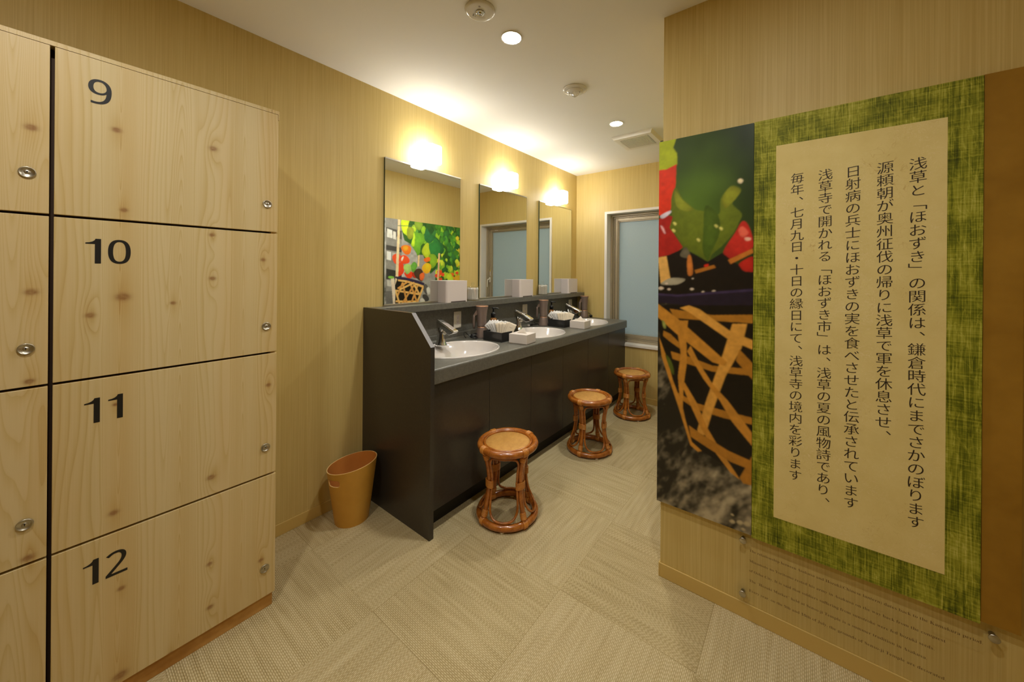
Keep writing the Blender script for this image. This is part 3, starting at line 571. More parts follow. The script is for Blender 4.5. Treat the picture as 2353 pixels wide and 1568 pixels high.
((70,130,40),1,[(3.1069,1.8578),(3.1229,1.8382),(3.1228,1.8199),(3.1073,1.7994),(3.0838,1.7783),(3.0736,1.8025),(3.0706,1.8245),(3.0807,1.8418)]),
((46,98,40),1,[(2.9181,1.7071),(2.9537,1.7031),(2.9695,1.6903),(2.9692,1.6665),(2.96,1.6373),(2.9269,1.6483),(2.9043,1.662),(2.9013,1.6802)]),
((36,86,34),1,[(2.9708,1.7766),(2.9885,1.7723),(2.9969,1.7641),(2.9982,1.7504),(2.9955,1.7341),(2.9787,1.7421),(2.9668,1.7512),(2.9642,1.7619)]),
((58,110,30),1,[(2.9916,1.8734),(3.0173,1.8762),(3.024,1.8577),(3.0136,1.8332),(2.9941,1.8063),(2.9733,1.8286),(2.9616,1.8504),(2.967,1.8702)]),
((36,86,34),1,[(3.16,1.6948),(3.1797,1.6895),(3.1881,1.6804),(3.1871,1.6659),(3.1811,1.6488),(3.163,1.6581),(3.1508,1.6682),(3.1497,1.6796)]),
((176,190,50),1,[(3.1135,1.3817),(3.1355,1.3625),(3.1393,1.3442),(3.1266,1.3231),(3.1051,1.3013),(3.0886,1.3253),(3.0804,1.3473),(3.0879,1.3649)]),
((46,98,40),1,[(2.925,1.8631),(2.9421,1.8474),(2.9446,1.8315),(2.9335,1.8124),(2.9154,1.792),(2.9028,1.8123),(2.897,1.8312),(2.9037,1.847)]),
((190,176,40),1,[(3.215,1.7669),(3.2387,1.7523),(3.2439,1.7366),(3.2323,1.7169),(3.2118,1.6957),(3.1933,1.7151),(3.1835,1.7336),(3.19,1.7498)]),
((96,146,34),1,[(3.0521,1.2825),(3.086,1.2767),(3.1008,1.264),(3.1003,1.2422),(3.0913,1.2161),(3.06,1.2282),(3.0386,1.2421),(3.0359,1.259)]),
((70,130,40),1,[(3.0747,1.5559),(3.1083,1.5506),(3.1227,1.5381),(3.1213,1.5162),(3.1113,1.4899),(3.0805,1.5014),(3.0596,1.515),(3.0576,1.5319)]),
((150,176,40),1,[(2.9086,1.74),(2.9217,1.7303),(2.925,1.7196),(2.9196,1.7061),(2.9095,1.6912),(2.899,1.7043),(2.8931,1.7169),(2.896,1.728)]),
((36,86,34),1,[(3.1364,1.8717),(3.1567,1.8627),(3.1631,1.8511),(3.1575,1.8346),(3.1455,1.816),(3.1284,1.8292),(3.1181,1.8426),(3.1204,1.8558)]),
((58,110,30),1,[(3.2263,1.878),(3.2497,1.8606),(3.2527,1.8427),(3.2366,1.8218),(3.2106,1.8),(3.1938,1.823),(3.1863,1.8443),(3.1961,1.8617)]),
((36,86,34),1,[(2.8947,1.8702),(2.9239,1.8655),(2.9384,1.8519),(2.9413,1.8287),(2.9379,1.801),(2.9097,1.8141),(2.8895,1.8292),(2.8847,1.8472)]),
((46,98,40),1,[(2.884,1.3877),(2.9099,1.3834),(2.9216,1.3733),(2.9221,1.3556),(2.9163,1.3344),(2.892,1.3438),(2.8753,1.3548),(2.8726,1.3684)]),
((120,160,36),1,[(3.2585,1.2667),(3.2883,1.2488),(3.2935,1.2288),(3.2918,1.2029),(3.2761,1.1747),(3.2505,1.1991),(3.2345,1.2226),(3.2368,1.2436)]),
((70,130,40),1,[(2.966,1.7413),(2.9729,1.7281),(2.9706,1.7171),(2.9593,1.706),(2.9433,1.6953),(2.9403,1.7108),(2.9412,1.7244),(2.9491,1.7339)]),
((58,110,30),1,[(2.936,1.8739),(2.949,1.8607),(2.9469,1.8431),(2.9298,1.8246),(2.9052,1.8061),(2.8981,1.8302),(2.8976,1.8517),(2.9092,1.8676)]),
((150,176,40),1,[(2.9929,1.5522),(3.0024,1.5367),(3.0003,1.5245),(2.9867,1.513),(2.9674,1.5023),(2.9626,1.52),(2.9628,1.5352),(2.9721,1.5453)]),
((58,110,30),1,[(3.0714,1.6359),(3.1057,1.6212),(3.1175,1.6022),(3.11,1.5752),(3.0923,1.5447),(3.0627,1.5665),(3.0444,1.5884),(3.0468,1.6099)]),
((36,86,34),1,[(3.1384,1.7998),(3.1531,1.7925),(3.158,1.7832),(3.1545,1.7703),(3.1466,1.7557),(3.134,1.7664),(3.1262,1.7771),(3.1275,1.7875)]),
((120,160,36),1,[(3.226,1.3377),(3.2724,1.3282),(3.2917,1.3105),(3.2885,1.2813),(3.273,1.2468),(3.2309,1.2646),(3.2028,1.2842),(3.2009,1.3069)]),
((58,110,30),1,[(3.055,1.6887),(3.0738,1.667),(3.0728,1.6496),(3.0527,1.6329),(3.023,1.6171),(3.0116,1.642),(3.0089,1.6636),(3.0221,1.6782)]),
((96,146,34),1,[(2.986,1.5997),(3.0122,1.5853),(3.0195,1.569),(3.0101,1.5476),(2.9919,1.5242),(2.9704,1.5439),(2.958,1.5631),(2.9626,1.5804)]),
((46,98,40),1,[(2.8976,1.8278),(2.9163,1.8201),(2.9242,1.8089),(2.923,1.7921),(2.917,1.7728),(2.8999,1.785),(2.8884,1.7978),(2.8876,1.8111)]),
((36,86,34),1,[(3.2521,1.8568),(3.2876,1.8351),(3.2878,1.8119),(3.2761,1.785),(3.2412,1.7555),(3.2129,1.7837),(3.1986,1.8103),(3.2103,1.833)]),
((176,190,50),1,[(2.9662,1.5413),(2.981,1.5279),(2.984,1.5144),(2.9764,1.4981),(2.9632,1.4808),(2.9517,1.498),(2.9458,1.5141),(2.9501,1.5276)]),
((46,98,40),1,[(3.1606,1.3766),(3.1909,1.3703),(3.2053,1.3579),(3.2072,1.3369),(3.2022,1.312),(3.1734,1.3241),(3.1531,1.3379),(3.1489,1.3542)]),
((58,110,30),1,[(2.8943,1.8704),(2.9247,1.8737),(2.9382,1.8656),(2.9381,1.8395),(2.9306,1.8089),(2.9022,1.8265),(2.8827,1.8452),(2.88,1.8658)]),
((120,160,36),1,[(3.0752,1.3833),(3.1012,1.3711),(3.109,1.357),(3.1008,1.3386),(3.0842,1.3183),(3.0625,1.3351),(3.0497,1.3515),(3.0534,1.3665)]),
((46,98,40),1,[(3.0961,1.6753),(3.1119,1.6484),(3.1081,1.6262),(3.0848,1.6041),(3.0518,1.5829),(3.0441,1.6141),(3.0447,1.6414),(3.0606,1.6605)]),
((36,86,34),1,[(3.097,1.8752),(3.1189,1.8775),(3.1247,1.8621),(3.116,1.8392),(3.0996,1.814),(3.0818,1.8353),(3.0717,1.8559),(3.0762,1.873)]),
((120,160,36),1,[(3.2352,1.4032),(3.2531,1.3908),(3.2581,1.3777),(3.2517,1.3614),(3.2392,1.3437),(3.2245,1.36),(3.216,1.3755),(3.2192,1.389)]),
((70,130,40),1,[(2.9328,1.7994),(2.9669,1.795),(2.982,1.7821),(2.9816,1.7586),(2.9728,1.7301),(2.9411,1.7414),(2.9195,1.7552),(2.9167,1.7732)]),
((120,160,36),1,[(2.8781,1.7759),(2.9127,1.7695),(2.9276,1.7552),(2.9262,1.7304),(2.916,1.7006),(2.8842,1.7141),(2.8627,1.7298),(2.8606,1.749)]),
((58,110,30),1,[(3.1801,1.8089),(3.1958,1.7908),(3.1951,1.775),(3.1786,1.7586),(3.1542,1.7422),(3.1446,1.7639),(3.1422,1.7831),(3.153,1.7972)]),
((96,146,34),1,[(3.2129,1.2616),(3.2486,1.2396),(3.2575,1.2176),(3.2422,1.1913),(3.2143,1.1636),(3.1859,1.1919),(3.1703,1.2181),(3.1783,1.2398)]),
((190,176,40),1,[(3.208,1.6177),(3.2404,1.6083),(3.2552,1.5928),(3.2559,1.5682),(3.2489,1.5394),(3.2185,1.5556),(3.1975,1.5731),(3.194,1.5923)]),
((190,176,40),1,[(2.9377,1.6728),(2.9565,1.6453),(2.9532,1.6241),(2.9281,1.6049),(2.8922,1.5875),(2.8823,1.6185),(2.8818,1.6449),(2.8987,1.6619)]),
((190,176,40),1,[(2.9068,1.4613),(2.9148,1.4437),(2.9113,1.4302),(2.8962,1.4179),(2.8752,1.4066),(2.8722,1.4264),(2.8741,1.4434),(2.8847,1.4543)]),
((58,110,30),1,[(3.0859,1.7721),(3.1198,1.7628),(3.1347,1.7466),(3.134,1.7206),(3.1249,1.69),(3.0936,1.7066),(3.0722,1.7248),(3.0696,1.7451)]),
((120,160,36),1,[(2.9221,1.3583),(2.9363,1.3441),(2.9378,1.3314),(2.9273,1.3178),(2.9106,1.3041),(2.9005,1.3213),(2.8962,1.3368),(2.9028,1.3483)]),
((190,176,40),1,[(3.2439,1.439),(3.2632,1.4142),(3.2612,1.3953),(3.2383,1.3785),(3.205,1.3632),(3.1939,1.391),(3.1922,1.4146),(3.2074,1.4297)]),
((46,98,40),1,[(2.9315,1.6597),(2.9649,1.6456),(2.9771,1.6266),(2.971,1.5992),(2.9552,1.5681),(2.926,1.5896),(2.9074,1.6113),(2.9088,1.6331)]),
((176,190,50),1,[(3.2068,1.4699),(3.2334,1.4531),(3.24,1.4355),(3.2286,1.4139),(3.2077,1.3906),(3.1864,1.4127),(3.1747,1.4335),(3.1808,1.4513)]),
((190,176,40),1,[(3.1102,1.2775),(3.131,1.2675),(3.1399,1.2548),(3.1389,1.2371),(3.1326,1.2171),(3.1136,1.2317),(3.1007,1.2464),(3.0995,1.2607)]),
((176,190,50),1,[(3.0547,1.2833),(3.0756,1.2767),(3.0836,1.2672),(3.0806,1.2531),(3.0718,1.2368),(3.0532,1.2472),(3.0412,1.258),(3.0415,1.2692)]),
((70,130,40),1,[(3.011,1.7407),(3.0217,1.7256),(3.0201,1.7134),(3.0063,1.7018),(2.9863,1.6908),(2.9804,1.7082),(2.98,1.7233),(2.9893,1.7334)]),
((150,176,40),1,[(3.0175,1.3055),(3.0318,1.2864),(3.0319,1.2697),(3.0185,1.252),(2.9982,1.2342),(2.989,1.2571),(2.986,1.2776),(2.9947,1.2927)]),
((58,110,30),1,[(2.9558,1.7364),(2.9872,1.7218),(2.9976,1.7032),(2.9895,1.677),(2.9718,1.6476),(2.945,1.6691),(2.9287,1.6906),(2.9318,1.7115)]),
((190,176,40),1,[(2.9123,1.6278),(2.9339,1.6183),(2.9424,1.6055),(2.9399,1.5869),(2.9316,1.5658),(2.9122,1.5801),(2.8996,1.5948),(2.8994,1.6097)]),
((36,86,34),1,[(3.2025,1.6662),(3.2371,1.6536),(3.2481,1.6368),(3.2385,1.613),(3.2179,1.5859),(3.1887,1.6049),(3.1711,1.624),(3.175,1.6431)]),
((190,176,40),1,[(2.8961,1.262),(2.917,1.2519),(2.9244,1.2397),(2.9205,1.223),(2.9104,1.2045),(2.8922,1.2189),(2.8807,1.2331),(2.8817,1.2465)]),
((96,146,34),1,[(3.0512,1.3934),(3.0622,1.3814),(3.0629,1.3709),(3.0539,1.3598),(3.0398,1.3486),(3.0322,1.3629),(3.0294,1.3758),(3.0351,1.3853)]),
((46,98,40),1,[(2.98,1.5923),(2.9982,1.5844),(3.0035,1.5748),(2.9973,1.5618),(2.9852,1.5473),(2.9701,1.5586),(2.9613,1.5697),(2.9642,1.5802)]),
((58,110,30),1,[(2.9077,1.8224),(2.9316,1.8068),(2.9376,1.7892),(2.9274,1.7666),(2.9089,1.7418),(2.8898,1.763),(2.8792,1.7836),(2.8845,1.802)]),
((150,176,40),1,[(3.0573,1.2936),(3.0797,1.2617),(3.0763,1.239),(3.0476,1.2208),(3.0063,1.2057),(2.9942,1.2404),(2.9931,1.2691),(3.0123,1.2858)]),
((150,176,40),1,[(2.9599,1.4338),(2.9896,1.4283),(3.0034,1.4163),(3.0047,1.3957),(2.999,1.3709),(2.971,1.3822),(2.9515,1.3954),(2.9478,1.4114)]),
((70,130,40),1,[(3.045,1.7294),(3.0616,1.7031),(3.0586,1.6807),(3.0363,1.6578),(3.0043,1.6354),(2.9956,1.6664),(2.9952,1.6938),(3.0103,1.7135)]),
((96,146,34),1,[(2.9396,1.424),(2.9657,1.4049),(2.9726,1.3848),(2.9624,1.36),(2.9432,1.3333),(2.9221,1.3585),(2.9102,1.3823),(2.9154,1.4027)]),
((58,110,30),1,[(3.1946,1.5824),(3.2337,1.5621),(3.2432,1.5404),(3.2259,1.513),(3.1948,1.4837),(3.1639,1.5107),(3.147,1.5363),(3.1561,1.5586)]),
((70,130,40),1,[(3.1059,1.4856),(3.1267,1.472),(3.1331,1.4569),(3.1269,1.4374),(3.1141,1.4161),(3.0966,1.4346),(3.0862,1.4524),(3.0889,1.4682)]),
((36,86,34),1,[(2.9011,1.5858),(2.9299,1.5775),(2.9418,1.5639),(2.9398,1.5424),(2.9303,1.5171),(2.9042,1.5313),(2.8867,1.5466),(2.8855,1.5635)]),
((150,176,40),1,[(3.0815,1.2903),(3.1052,1.2768),(3.1142,1.2609),(3.1109,1.2397),(3.101,1.2162),(3.08,1.2351),(3.0664,1.2537),(3.0667,1.2708)]),
((70,130,40),1,[(3.2091,1.5222),(3.2322,1.5134),(3.2406,1.5015),(3.2363,1.4845),(3.2252,1.4651),(3.205,1.4785),(3.1922,1.4921),(3.1933,1.5057)]),
((46,98,40),1,[(3.0726,1.6107),(3.1007,1.5987),(3.1095,1.5837),(3.1012,1.563),(3.0838,1.5399),(3.0602,1.5573),(3.0461,1.5746),(3.0497,1.5912)]),
((70,130,40),1,[(3.1309,1.6938),(3.1636,1.6861),(3.1785,1.6714),(3.1791,1.6473),(3.1717,1.6187),(3.141,1.6333),(3.1198,1.6496),(3.1164,1.6683)]),
((150,176,40),1,[(3.2418,1.2687),(3.262,1.254),(3.2657,1.2405),(3.2542,1.2256),(3.2348,1.2103),(3.2195,1.2284),(3.2119,1.2447),(3.2187,1.2573)]),
((46,98,40),1,[(2.9982,1.7398),(3.016,1.7281),(3.0202,1.7153),(3.0123,1.699),(2.9981,1.6814),(2.984,1.6971),(2.9763,1.7122),(2.9806,1.7255)]),
((176,190,50),1,[(3.2174,1.3267),(3.2327,1.3063),(3.2323,1.2886),(3.2168,1.2703),(3.1935,1.2522),(3.184,1.2765),(3.1814,1.2981),(3.1916,1.3138)]),
((176,190,50),1,[(2.8789,1.3266),(2.9104,1.315),(2.9234,1.2985),(2.9209,1.2743),(2.9102,1.2464),(2.8816,1.2646),(2.8626,1.2833),(2.8615,1.3026)]),
((46,98,40),1,[(3.2214,1.8416),(3.2594,1.8317),(3.2732,1.8151),(3.2662,1.7889),(3.2481,1.7583),(3.2149,1.7755),(3.1939,1.7941),(3.1956,1.8146)]),
((176,190,50),1,[(2.9639,1.4509),(2.9848,1.4329),(2.989,1.415),(2.978,1.394),(2.9589,1.3718),(2.9428,1.3947),(2.9345,1.4161),(2.9408,1.4336)]),
((58,110,30),1,[(3.0517,1.6236),(3.0691,1.618),(3.0766,1.6092),(3.0759,1.5955),(3.0709,1.5797),(3.0549,1.589),(3.044,1.599),(3.0429,1.6097)]),
((36,86,34),1,[(3.1,1.6463),(3.1248,1.6386),(3.1361,1.6261),(3.1368,1.6066),(3.1315,1.5837),(3.1083,1.5967),(3.0921,1.6108),(3.0893,1.6262)]),
((150,176,40),1,[(3.1012,1.3599),(3.112,1.346),(3.1117,1.3344),(3.1005,1.3227),(3.0838,1.3113),(3.0771,1.3277),(3.0753,1.342),(3.0826,1.3521)]),
((58,110,30),1,[(2.9288,1.8729),(2.9529,1.8756),(2.9568,1.8622),(2.9419,1.8425),(2.9173,1.8217),(2.8993,1.8426),(2.8906,1.8621),(2.8995,1.8698)]),
((70,130,40),1,[(3.1041,1.7294),(3.1323,1.7223),(3.1457,1.7091),(3.1474,1.6875),(3.1426,1.6619),(3.1158,1.6751),(3.0969,1.6898),(3.093,1.7066)]),
((58,110,30),1,[(3.1193,1.6441),(3.1419,1.6241),(3.1464,1.6038),(3.1341,1.5792),(3.1132,1.553),(3.0958,1.5788),(3.087,1.603),(3.0941,1.6233)]),
((70,130,40),1,[(3.1334,1.7677),(3.1549,1.7641),(3.1636,1.7559),(3.1616,1.7418),(3.154,1.7248),(3.1346,1.7324),(3.1217,1.7413),(3.1212,1.7522)]),
((236,140,30),1,[(3.0835,1.2545),(3.1059,1.272),(3.1288,1.2544),(3.1063,1.237)]),
((220,60,30),1,[(2.9032,1.2517),(2.9198,1.265),(2.9367,1.2516),(2.92,1.2383)]),
((220,60,30),1,[(2.9481,1.2676),(2.9774,1.291),(3.0074,1.2676),(2.9778,1.2442)]),
((228,90,28),1,[(3.0846,1.2778),(3.1019,1.2913),(3.1194,1.2779),(3.1021,1.2644)]),
((220,60,30),1,[(3.1565,1.2069),(3.1854,1.229),(3.215,1.2064),(3.1858,1.1844)]),
((228,90,28),1,[(3.1046,1.2694),(3.1345,1.2928),(3.1652,1.2695),(3.1349,1.2461)]),
((228,90,28),1,[(2.9262,1.271),(2.9409,1.2828),(2.9558,1.2711),(2.9411,1.2593)]),
((220,60,30),1,[(3.1824,1.2889),(3.2119,1.3117),(3.242,1.2892),(3.2123,1.2664)]),
((220,60,30),1,[(2.8543,1.2547),(2.8819,1.2772),(2.9102,1.2546),(2.8823,1.2321)]),
((236,140,30),1,[(3.1142,1.2231),(3.1443,1.2463),(3.1752,1.2226),(3.1448,1.1994)]),
((236,140,30),1,[(3.1692,1.2346),(3.1946,1.254),(3.2205,1.2343),(3.1949,1.2149)]),
((220,60,30),1,[(3.0645,1.2165),(3.0912,1.2372),(3.1185,1.216),(3.0916,1.1953)]),
((178,200,30),1,[(2.3934,1.8799),(2.488,1.8838),(2.4797,1.8283),(2.4676,1.7138),(2.446,1.7156),(2.4115,1.7387),(2.3873,1.8034)]),
((128,138,40),1,[(2.4713,1.7972),(2.5419,1.7968),(2.5531,1.7366),(2.5163,1.6685),(2.4678,1.6911)]),
((108,134,40),1,[(2.5681,1.8841),(2.66,1.8832),(2.6699,1.8255),(2.6238,1.7818),(2.5687,1.8149)]),
((90,140,34),1,[(2.5511,1.7594),(2.6148,1.7499),(2.6848,1.7406),(2.7186,1.6723),(2.6531,1.6048),(2.6444,1.534),(2.608,1.4841),(2.5802,1.5307),(2.5348,1.582),(2.515,1.6112),(2.5427,1.6973)]),
((160,190,40),1,[(2.5512,1.7556),(2.5696,1.7073),(2.5615,1.599),(2.5347,1.5896),(2.5168,1.6114),(2.5427,1.6973)]),
((36,92,48),1,[(2.7269,1.8236),(2.7857,1.7495),(2.8604,1.7236),(2.7866,1.6454),(2.7284,1.6532),(2.6974,1.7101)]),
((40,104,46),1,[(2.8455,1.7062),(2.9271,1.6716),(2.9715,1.592),(2.9284,1.5319),(2.8575,1.4879),(2.7984,1.4293),(2.7685,1.4843),(2.7388,1.5626),(2.7672,1.6281),(2.8259,1.6643)]),
((34,84,40),1,[(2.8756,1.7167),(2.9374,1.6724),(2.9903,1.6014),(2.97,1.5256),(2.9335,1.5404),(2.9379,1.623)]),
((150,166,36),1,[(2.663,1.5428),(2.7095,1.6242),(2.7574,1.6433),(2.7677,1.5802),(2.7878,1.5092),(2.7592,1.4441),(2.7013,1.4816)]),
((112,148,34),1,[(2.7684,1.5003),(2.8473,1.5118),(2.8881,1.4565),(2.8685,1.3826),(2.809,1.3411),(2.784,1.3968)]),
((232,104,20),1,[(2.3875,1.573),(2.4298,1.5981),(2.4905,1.5944),(2.5189,1.5658),(2.5,1.5039),(2.4479,1.4925),(2.4048,1.5293)]),
((240,140,30),1,[(2.4128,1.582),(2.4556,1.5922),(2.4819,1.5712),(2.4562,1.532),(2.4217,1.5452)]),
((226,70,34),1,[(2.2812,1.4647),(2.3217,1.4957),(2.3799,1.4835),(2.3721,1.4091),(2.3226,1.3842),(2.2938,1.4141)]),
((222,66,28),1,[(2.38,1.4687),(2.4393,1.4861),(2.4917,1.4489),(2.4921,1.4034),(2.4145,1.3864),(2.3762,1.4166)]),
((240,190,170),1,[(2.3886,1.4393),(2.4095,1.4699),(2.4224,1.4629),(2.4015,1.4174)]),
((220,58,26),1,[(2.3456,1.3936),(2.4145,1.3864),(2.4255,1.2983),(2.3734,1.252),(2.3417,1.2683)]),
((222,54,20),1,[(2.4324,1.2909),(2.4841,1.3078),(2.5391,1.2914),(2.5306,1.2379),(2.4848,1.2252),(2.4456,1.2533)]),
((150,40,20),1,[(2.5373,1.2914),(2.6006,1.2762),(2.601,1.2298),(2.5467,1.2378)]),
((60,44,30),1,[(2.564,1.3146),(2.6369,1.3387),(2.684,1.2922),(2.6755,1.19),(2.6103,1.2142),(2.5644,1.2608)]),
((196,90,40),1,[(2.6375,1.2685),(2.6935,1.2922),(2.7053,1.2449),(2.6754,1.1979),(2.6398,1.2139)]),
((238,160,28),1,[(2.674,1.3628),(2.721,1.4032),(2.7791,1.3967),(2.801,1.3571),(2.7702,1.2926),(2.7125,1.2828),(2.6725,1.3235)]),
((230,90,24),1,[(2.6921,1.4498),(2.7686,1.4764),(2.7836,1.4369),(2.7209,1.4151)]),
((140,170,90),1,[(2.4215,1.3581),(2.4574,1.3874),(2.5205,1.3752),(2.5299,1.3219),(2.4688,1.2707),(2.4322,1.3118)]),
((86,140,50),1,[(2.5188,1.3752),(2.5631,1.4146),(2.6044,1.3692),(2.5551,1.2953),(2.5264,1.3143)]),
((228,70,28),1,[(2.8874,1.3096),(2.9303,1.3264),(2.9636,1.3102),(2.9515,1.2672),(2.898,1.2688)]),
((216,60,24),1,[(2.9107,1.2196),(2.9623,1.2275),(2.9626,1.1927),(2.9109,1.1934)]),
((236,150,30),1,[(3.1676,1.2347),(3.2353,1.2604),(3.2877,1.2253),(3.2764,1.1887),(3.1793,1.19)]),
((170,190,40),1,[(3.036,1.2605),(3.1007,1.2859),(3.1568,1.1903),(3.0689,1.1914)]),
((206,180,140),0,[(2.3473,1.8876),(2.3765,1.889),(2.3498,1.0876),(2.3152,1.0888)]),
((200,160,120),0,[(2.9078,1.5309),(2.9335,1.5305),(2.9161,1.1916),(2.8926,1.192)]),
((196,170,120),0,[(2.6125,1.4936),(2.6355,1.493),(2.6274,1.3619),(2.6044,1.3615)]),
((60,100,60),0,[(2.3438,1.8098),(2.5596,1.8278),(2.5596,1.8217),(2.3439,1.8017)]),
((24,20,14),0,[(2.3421,1.2167),(2.4589,1.2043),(2.6016,1.1678),(2.6967,1.1385),(2.6765,1.0801),(2.6173,0.9345),(2.3164,0.9385),(2.2924,1.0859)]),
((44,36,60),0,[(2.2992,1.25),(2.4414,1.2368),(2.6012,1.2027),(2.706,1.1675),(2.6967,1.1409),(2.5742,1.1745),(2.4417,1.2068),(2.3421,1.2153)]),
((206,160,92),0,[(2.3504,1.2152),(2.4589,1.2021),(2.6016,1.1663),(2.6948,1.1378),(2.6903,1.1111),(2.5835,1.145),(2.4591,1.1817),(2.353,1.196)]),
((206,160,92),0,[(2.3167,1.1034),(2.46,1.08),(2.6487,1.0498),(2.6442,1.0265),(2.4602,1.0588),(2.3185,1.085)]),
((206,160,92),0,[(2.3259,0.9856),(2.4609,0.9744),(2.6263,0.9666),(2.6218,0.9436),(2.4611,0.9518),(2.326,0.9658)]),
((180,130,66),0,[(2.3557,1.1053),(2.4916,1.1845),(2.4786,1.2009),(2.3434,1.1215)]),
((180,130,66),0,[(2.3537,1.0212),(2.4223,1.175),(2.4017,1.1825),(2.3337,1.0292)]),
((180,130,66),0,[(2.4106,0.9309),(2.5798,1.1551),(2.5599,1.1663),(2.392,0.9426)]),
((180,130,66),0,[(2.5334,0.9325),(2.6222,1.1407),(2.5997,1.1481),(2.5117,0.9406)]),
((206,160,92),0,[(2.6146,0.9388),(2.697,1.1151),(2.6741,1.1231),(2.5924,0.9475)]),
((180,130,66),0,[(2.4012,1.177),(2.4588,0.9349),(2.4809,0.9374),(2.4228,1.1805)]),
((206,160,92),0,[(2.3149,1.0823),(2.3656,0.9362),(2.3864,0.9405),(2.3352,1.0872)]),
((180,130,66),0,[(2.492,1.1816),(2.5923,0.9481),(2.6146,0.9537),(2.5135,1.1881)]),
((206,160,92),0,[(2.3794,1.0927),(2.5703,1.1671),(2.56,1.1853),(2.3699,1.1104)]),
((206,160,92),0,[(2.5553,1.1407),(2.6291,1.03),(2.65,1.0391),(2.5756,1.1502)]),
((196,180,160),0,[(2.2631,1.2247),(2.3033,1.239),(2.3209,1.0849),(2.3181,0.9384),(2.2936,0.94),(2.2803,1.0864)]),
((110,160,60),1,[(2.2311,1.2394),(2.2509,1.2537),(2.3033,1.2427),(2.2953,1.2259),(2.2511,1.2248)])]

# ================================================================== the room
def room():
    struct(MB().box((-.2, YB - .2, -.12), (XE + .2, YN, 0)).build('floor', 'carpet'))
    struct(MB().box((-.2, YB - .2, ZC), (XE + .2, YN, ZC + .12)).build('ceiling', 'ceiling'))
    struct(MB().box((-.12, YB, 0), (0, YF, ZC)).build('wall_left', 'wall'))
    x0, x1, z0, z1 = .378, 1.50, .575, 1.932
    w = MB()
    g = .018
    w.box((-.12, YF, 0), (x0 - g, YF + .2, ZC)); w.box((x1 + g, YF, 0), (XP + .1, YF + .2, ZC))
    w.box((x0 - g, YF, 0), (x1 + g, YF + .2, z0 - g)); w.box((x0 - g, YF, z1 + g), (x1 + g, YF + .2, ZC))
    struct(w.build('wall_far', 'wall'))
    struct(MB().box((XP, YP + .1, 0), (XP + .1, YF, ZC)).build('wall_right', 'wall'))
    struct(MB().box((XP, YP, 0), (XE, YP + .1, ZC)).build('wall_front', 'wall'))
    struct(MB().box((XE, YB, 0), (XE + .12, YP + .1, ZC)).build('wall_side', 'wall'))
    struct(MB().box((-.12, YB - .12, 0), (XE + .12, YB, ZC)).build('wall_back', 'wall'))
    H, T = .058, .006
    struct(MB().box((0, .56, 0), (T, 1.121, H)).build('baseboard_left', 'base', bevel=.0015))
    struct(MB().box((.53, YF - T, 0), (XP, YF, H)).build('baseboard_far', 'base', bevel=.0015))
    struct(MB().box((XP - T, YP - T, 0), (XP, YF - T, H)).build('baseboard_right', 'base', bevel=.0015))
    struct(MB().box((XP, YP - T, 0), (XE, YP, H)).build('baseboard_front', 'base', bevel=.0015))
    # window
    win = struct(thing('window_1', 'frosted window in white casing on the far wall', 'window', ((x0 + x1) / 2, YF, z0)))
    del win['category']
    ox, oz = (x0 + x1) / 2, z0
    def P(mb, n, m, **k):
        o = mb.build(n, m, win, **k)
        for v in o.data.vertices: v.co -= Vector((ox, YF, oz))
        return o
    c = MB(); D = .135; pr = .012; cw = .028
    c.box((x0 - cw, YF - pr, z0 - .02), (x0, YF + D, z1 + .026)); c.box((x1, YF - pr, z0 - .02), (x1 + cw, YF + D, z1 + .026))
    c.box((x0, YF - pr, z1), (x1, YF + D, z1 + .026))
    P(c, 'casing', 'casing', bevel=.0015)
    P(MB().box((x0 - .0, YF - .016, z0 - .026), (x1, YF + D, z0)), 'sill', 'casing', bevel=.002)
    y0 = YF + .100
    def ring(a0, a1, b0, b1, w, ya, yb):
        m = MB(); m.box((a0, ya, b0), (a0 + w, yb, b1)); m.box((a1 - w, ya, b0), (a1, yb, b1))
        m.box((a0 + w, ya, b0), (a1 - w, yb, b0 + w)); m.box((a0 + w, ya, b1 - w), (a1 - w, yb, b1)); return m
    fr = ring(x0, x1, z0, z1, .020, YF + .086, YF + .19)
    r2 = ring(x0 + .020, x1 - .020, z0 + .020, z1 - .020, .014, YF + .112, YF + .19); fr.add(r2.v, r2.f)
    P(fr, 'frame', 'alu', bevel=.0015)
    s0, s1, t0, t1 = x0 + .036, x1 - .036, z0 + .036, z1 - .036
    sa = ring(s0, s1, t0, t1, .030, YF + .122, YF + .165); r3 = ring(s0 + .03, s1 - .03, t0 + .03, t1 - .03, .010, YF + .134, YF + .165); sa.add(r3.v, r3.f)
    P(sa, 'sash', 'alu', bevel=.0015)
    P(MB().box((s0 + .036, YF + .146, t0 + .036), (s1 - .036, YF + .154, t1 - .036)), 'pane', 'frost')
    hx = s1 - .010
    h = MB(); h.box((hx - .010, YF + .110, 1.165), (hx + .010, YF + .122, 1.235))
    h.tube(crom([(hx, YF + .108, 1.205), (hx + .012, YF + .092, 1.205), (hx + .020, YF + .088, 1.17), (hx + .022, YF + .088, 1.10)], 6), [.008] * 7 + [.0085] * 6 + [.007] * 6, 10)
    P(h, 'handle', 'offwhite', bevel=.002)
    P(MB().box((hx - .006, YF + .1205, 1.255), (hx + .006, YF + .122, 1.335), 0).box((hx - .006, YF + .120, 1.315), (hx + .006, YF + .1215, 1.337), 1), 'sticker', ['white', 'yellow'])
    P(MB().box((s1 - .15, YF + .1205, t1 - .020), (s1 - .09, YF + .122, t1 - .010)), 'label_strip', 'white')
room()

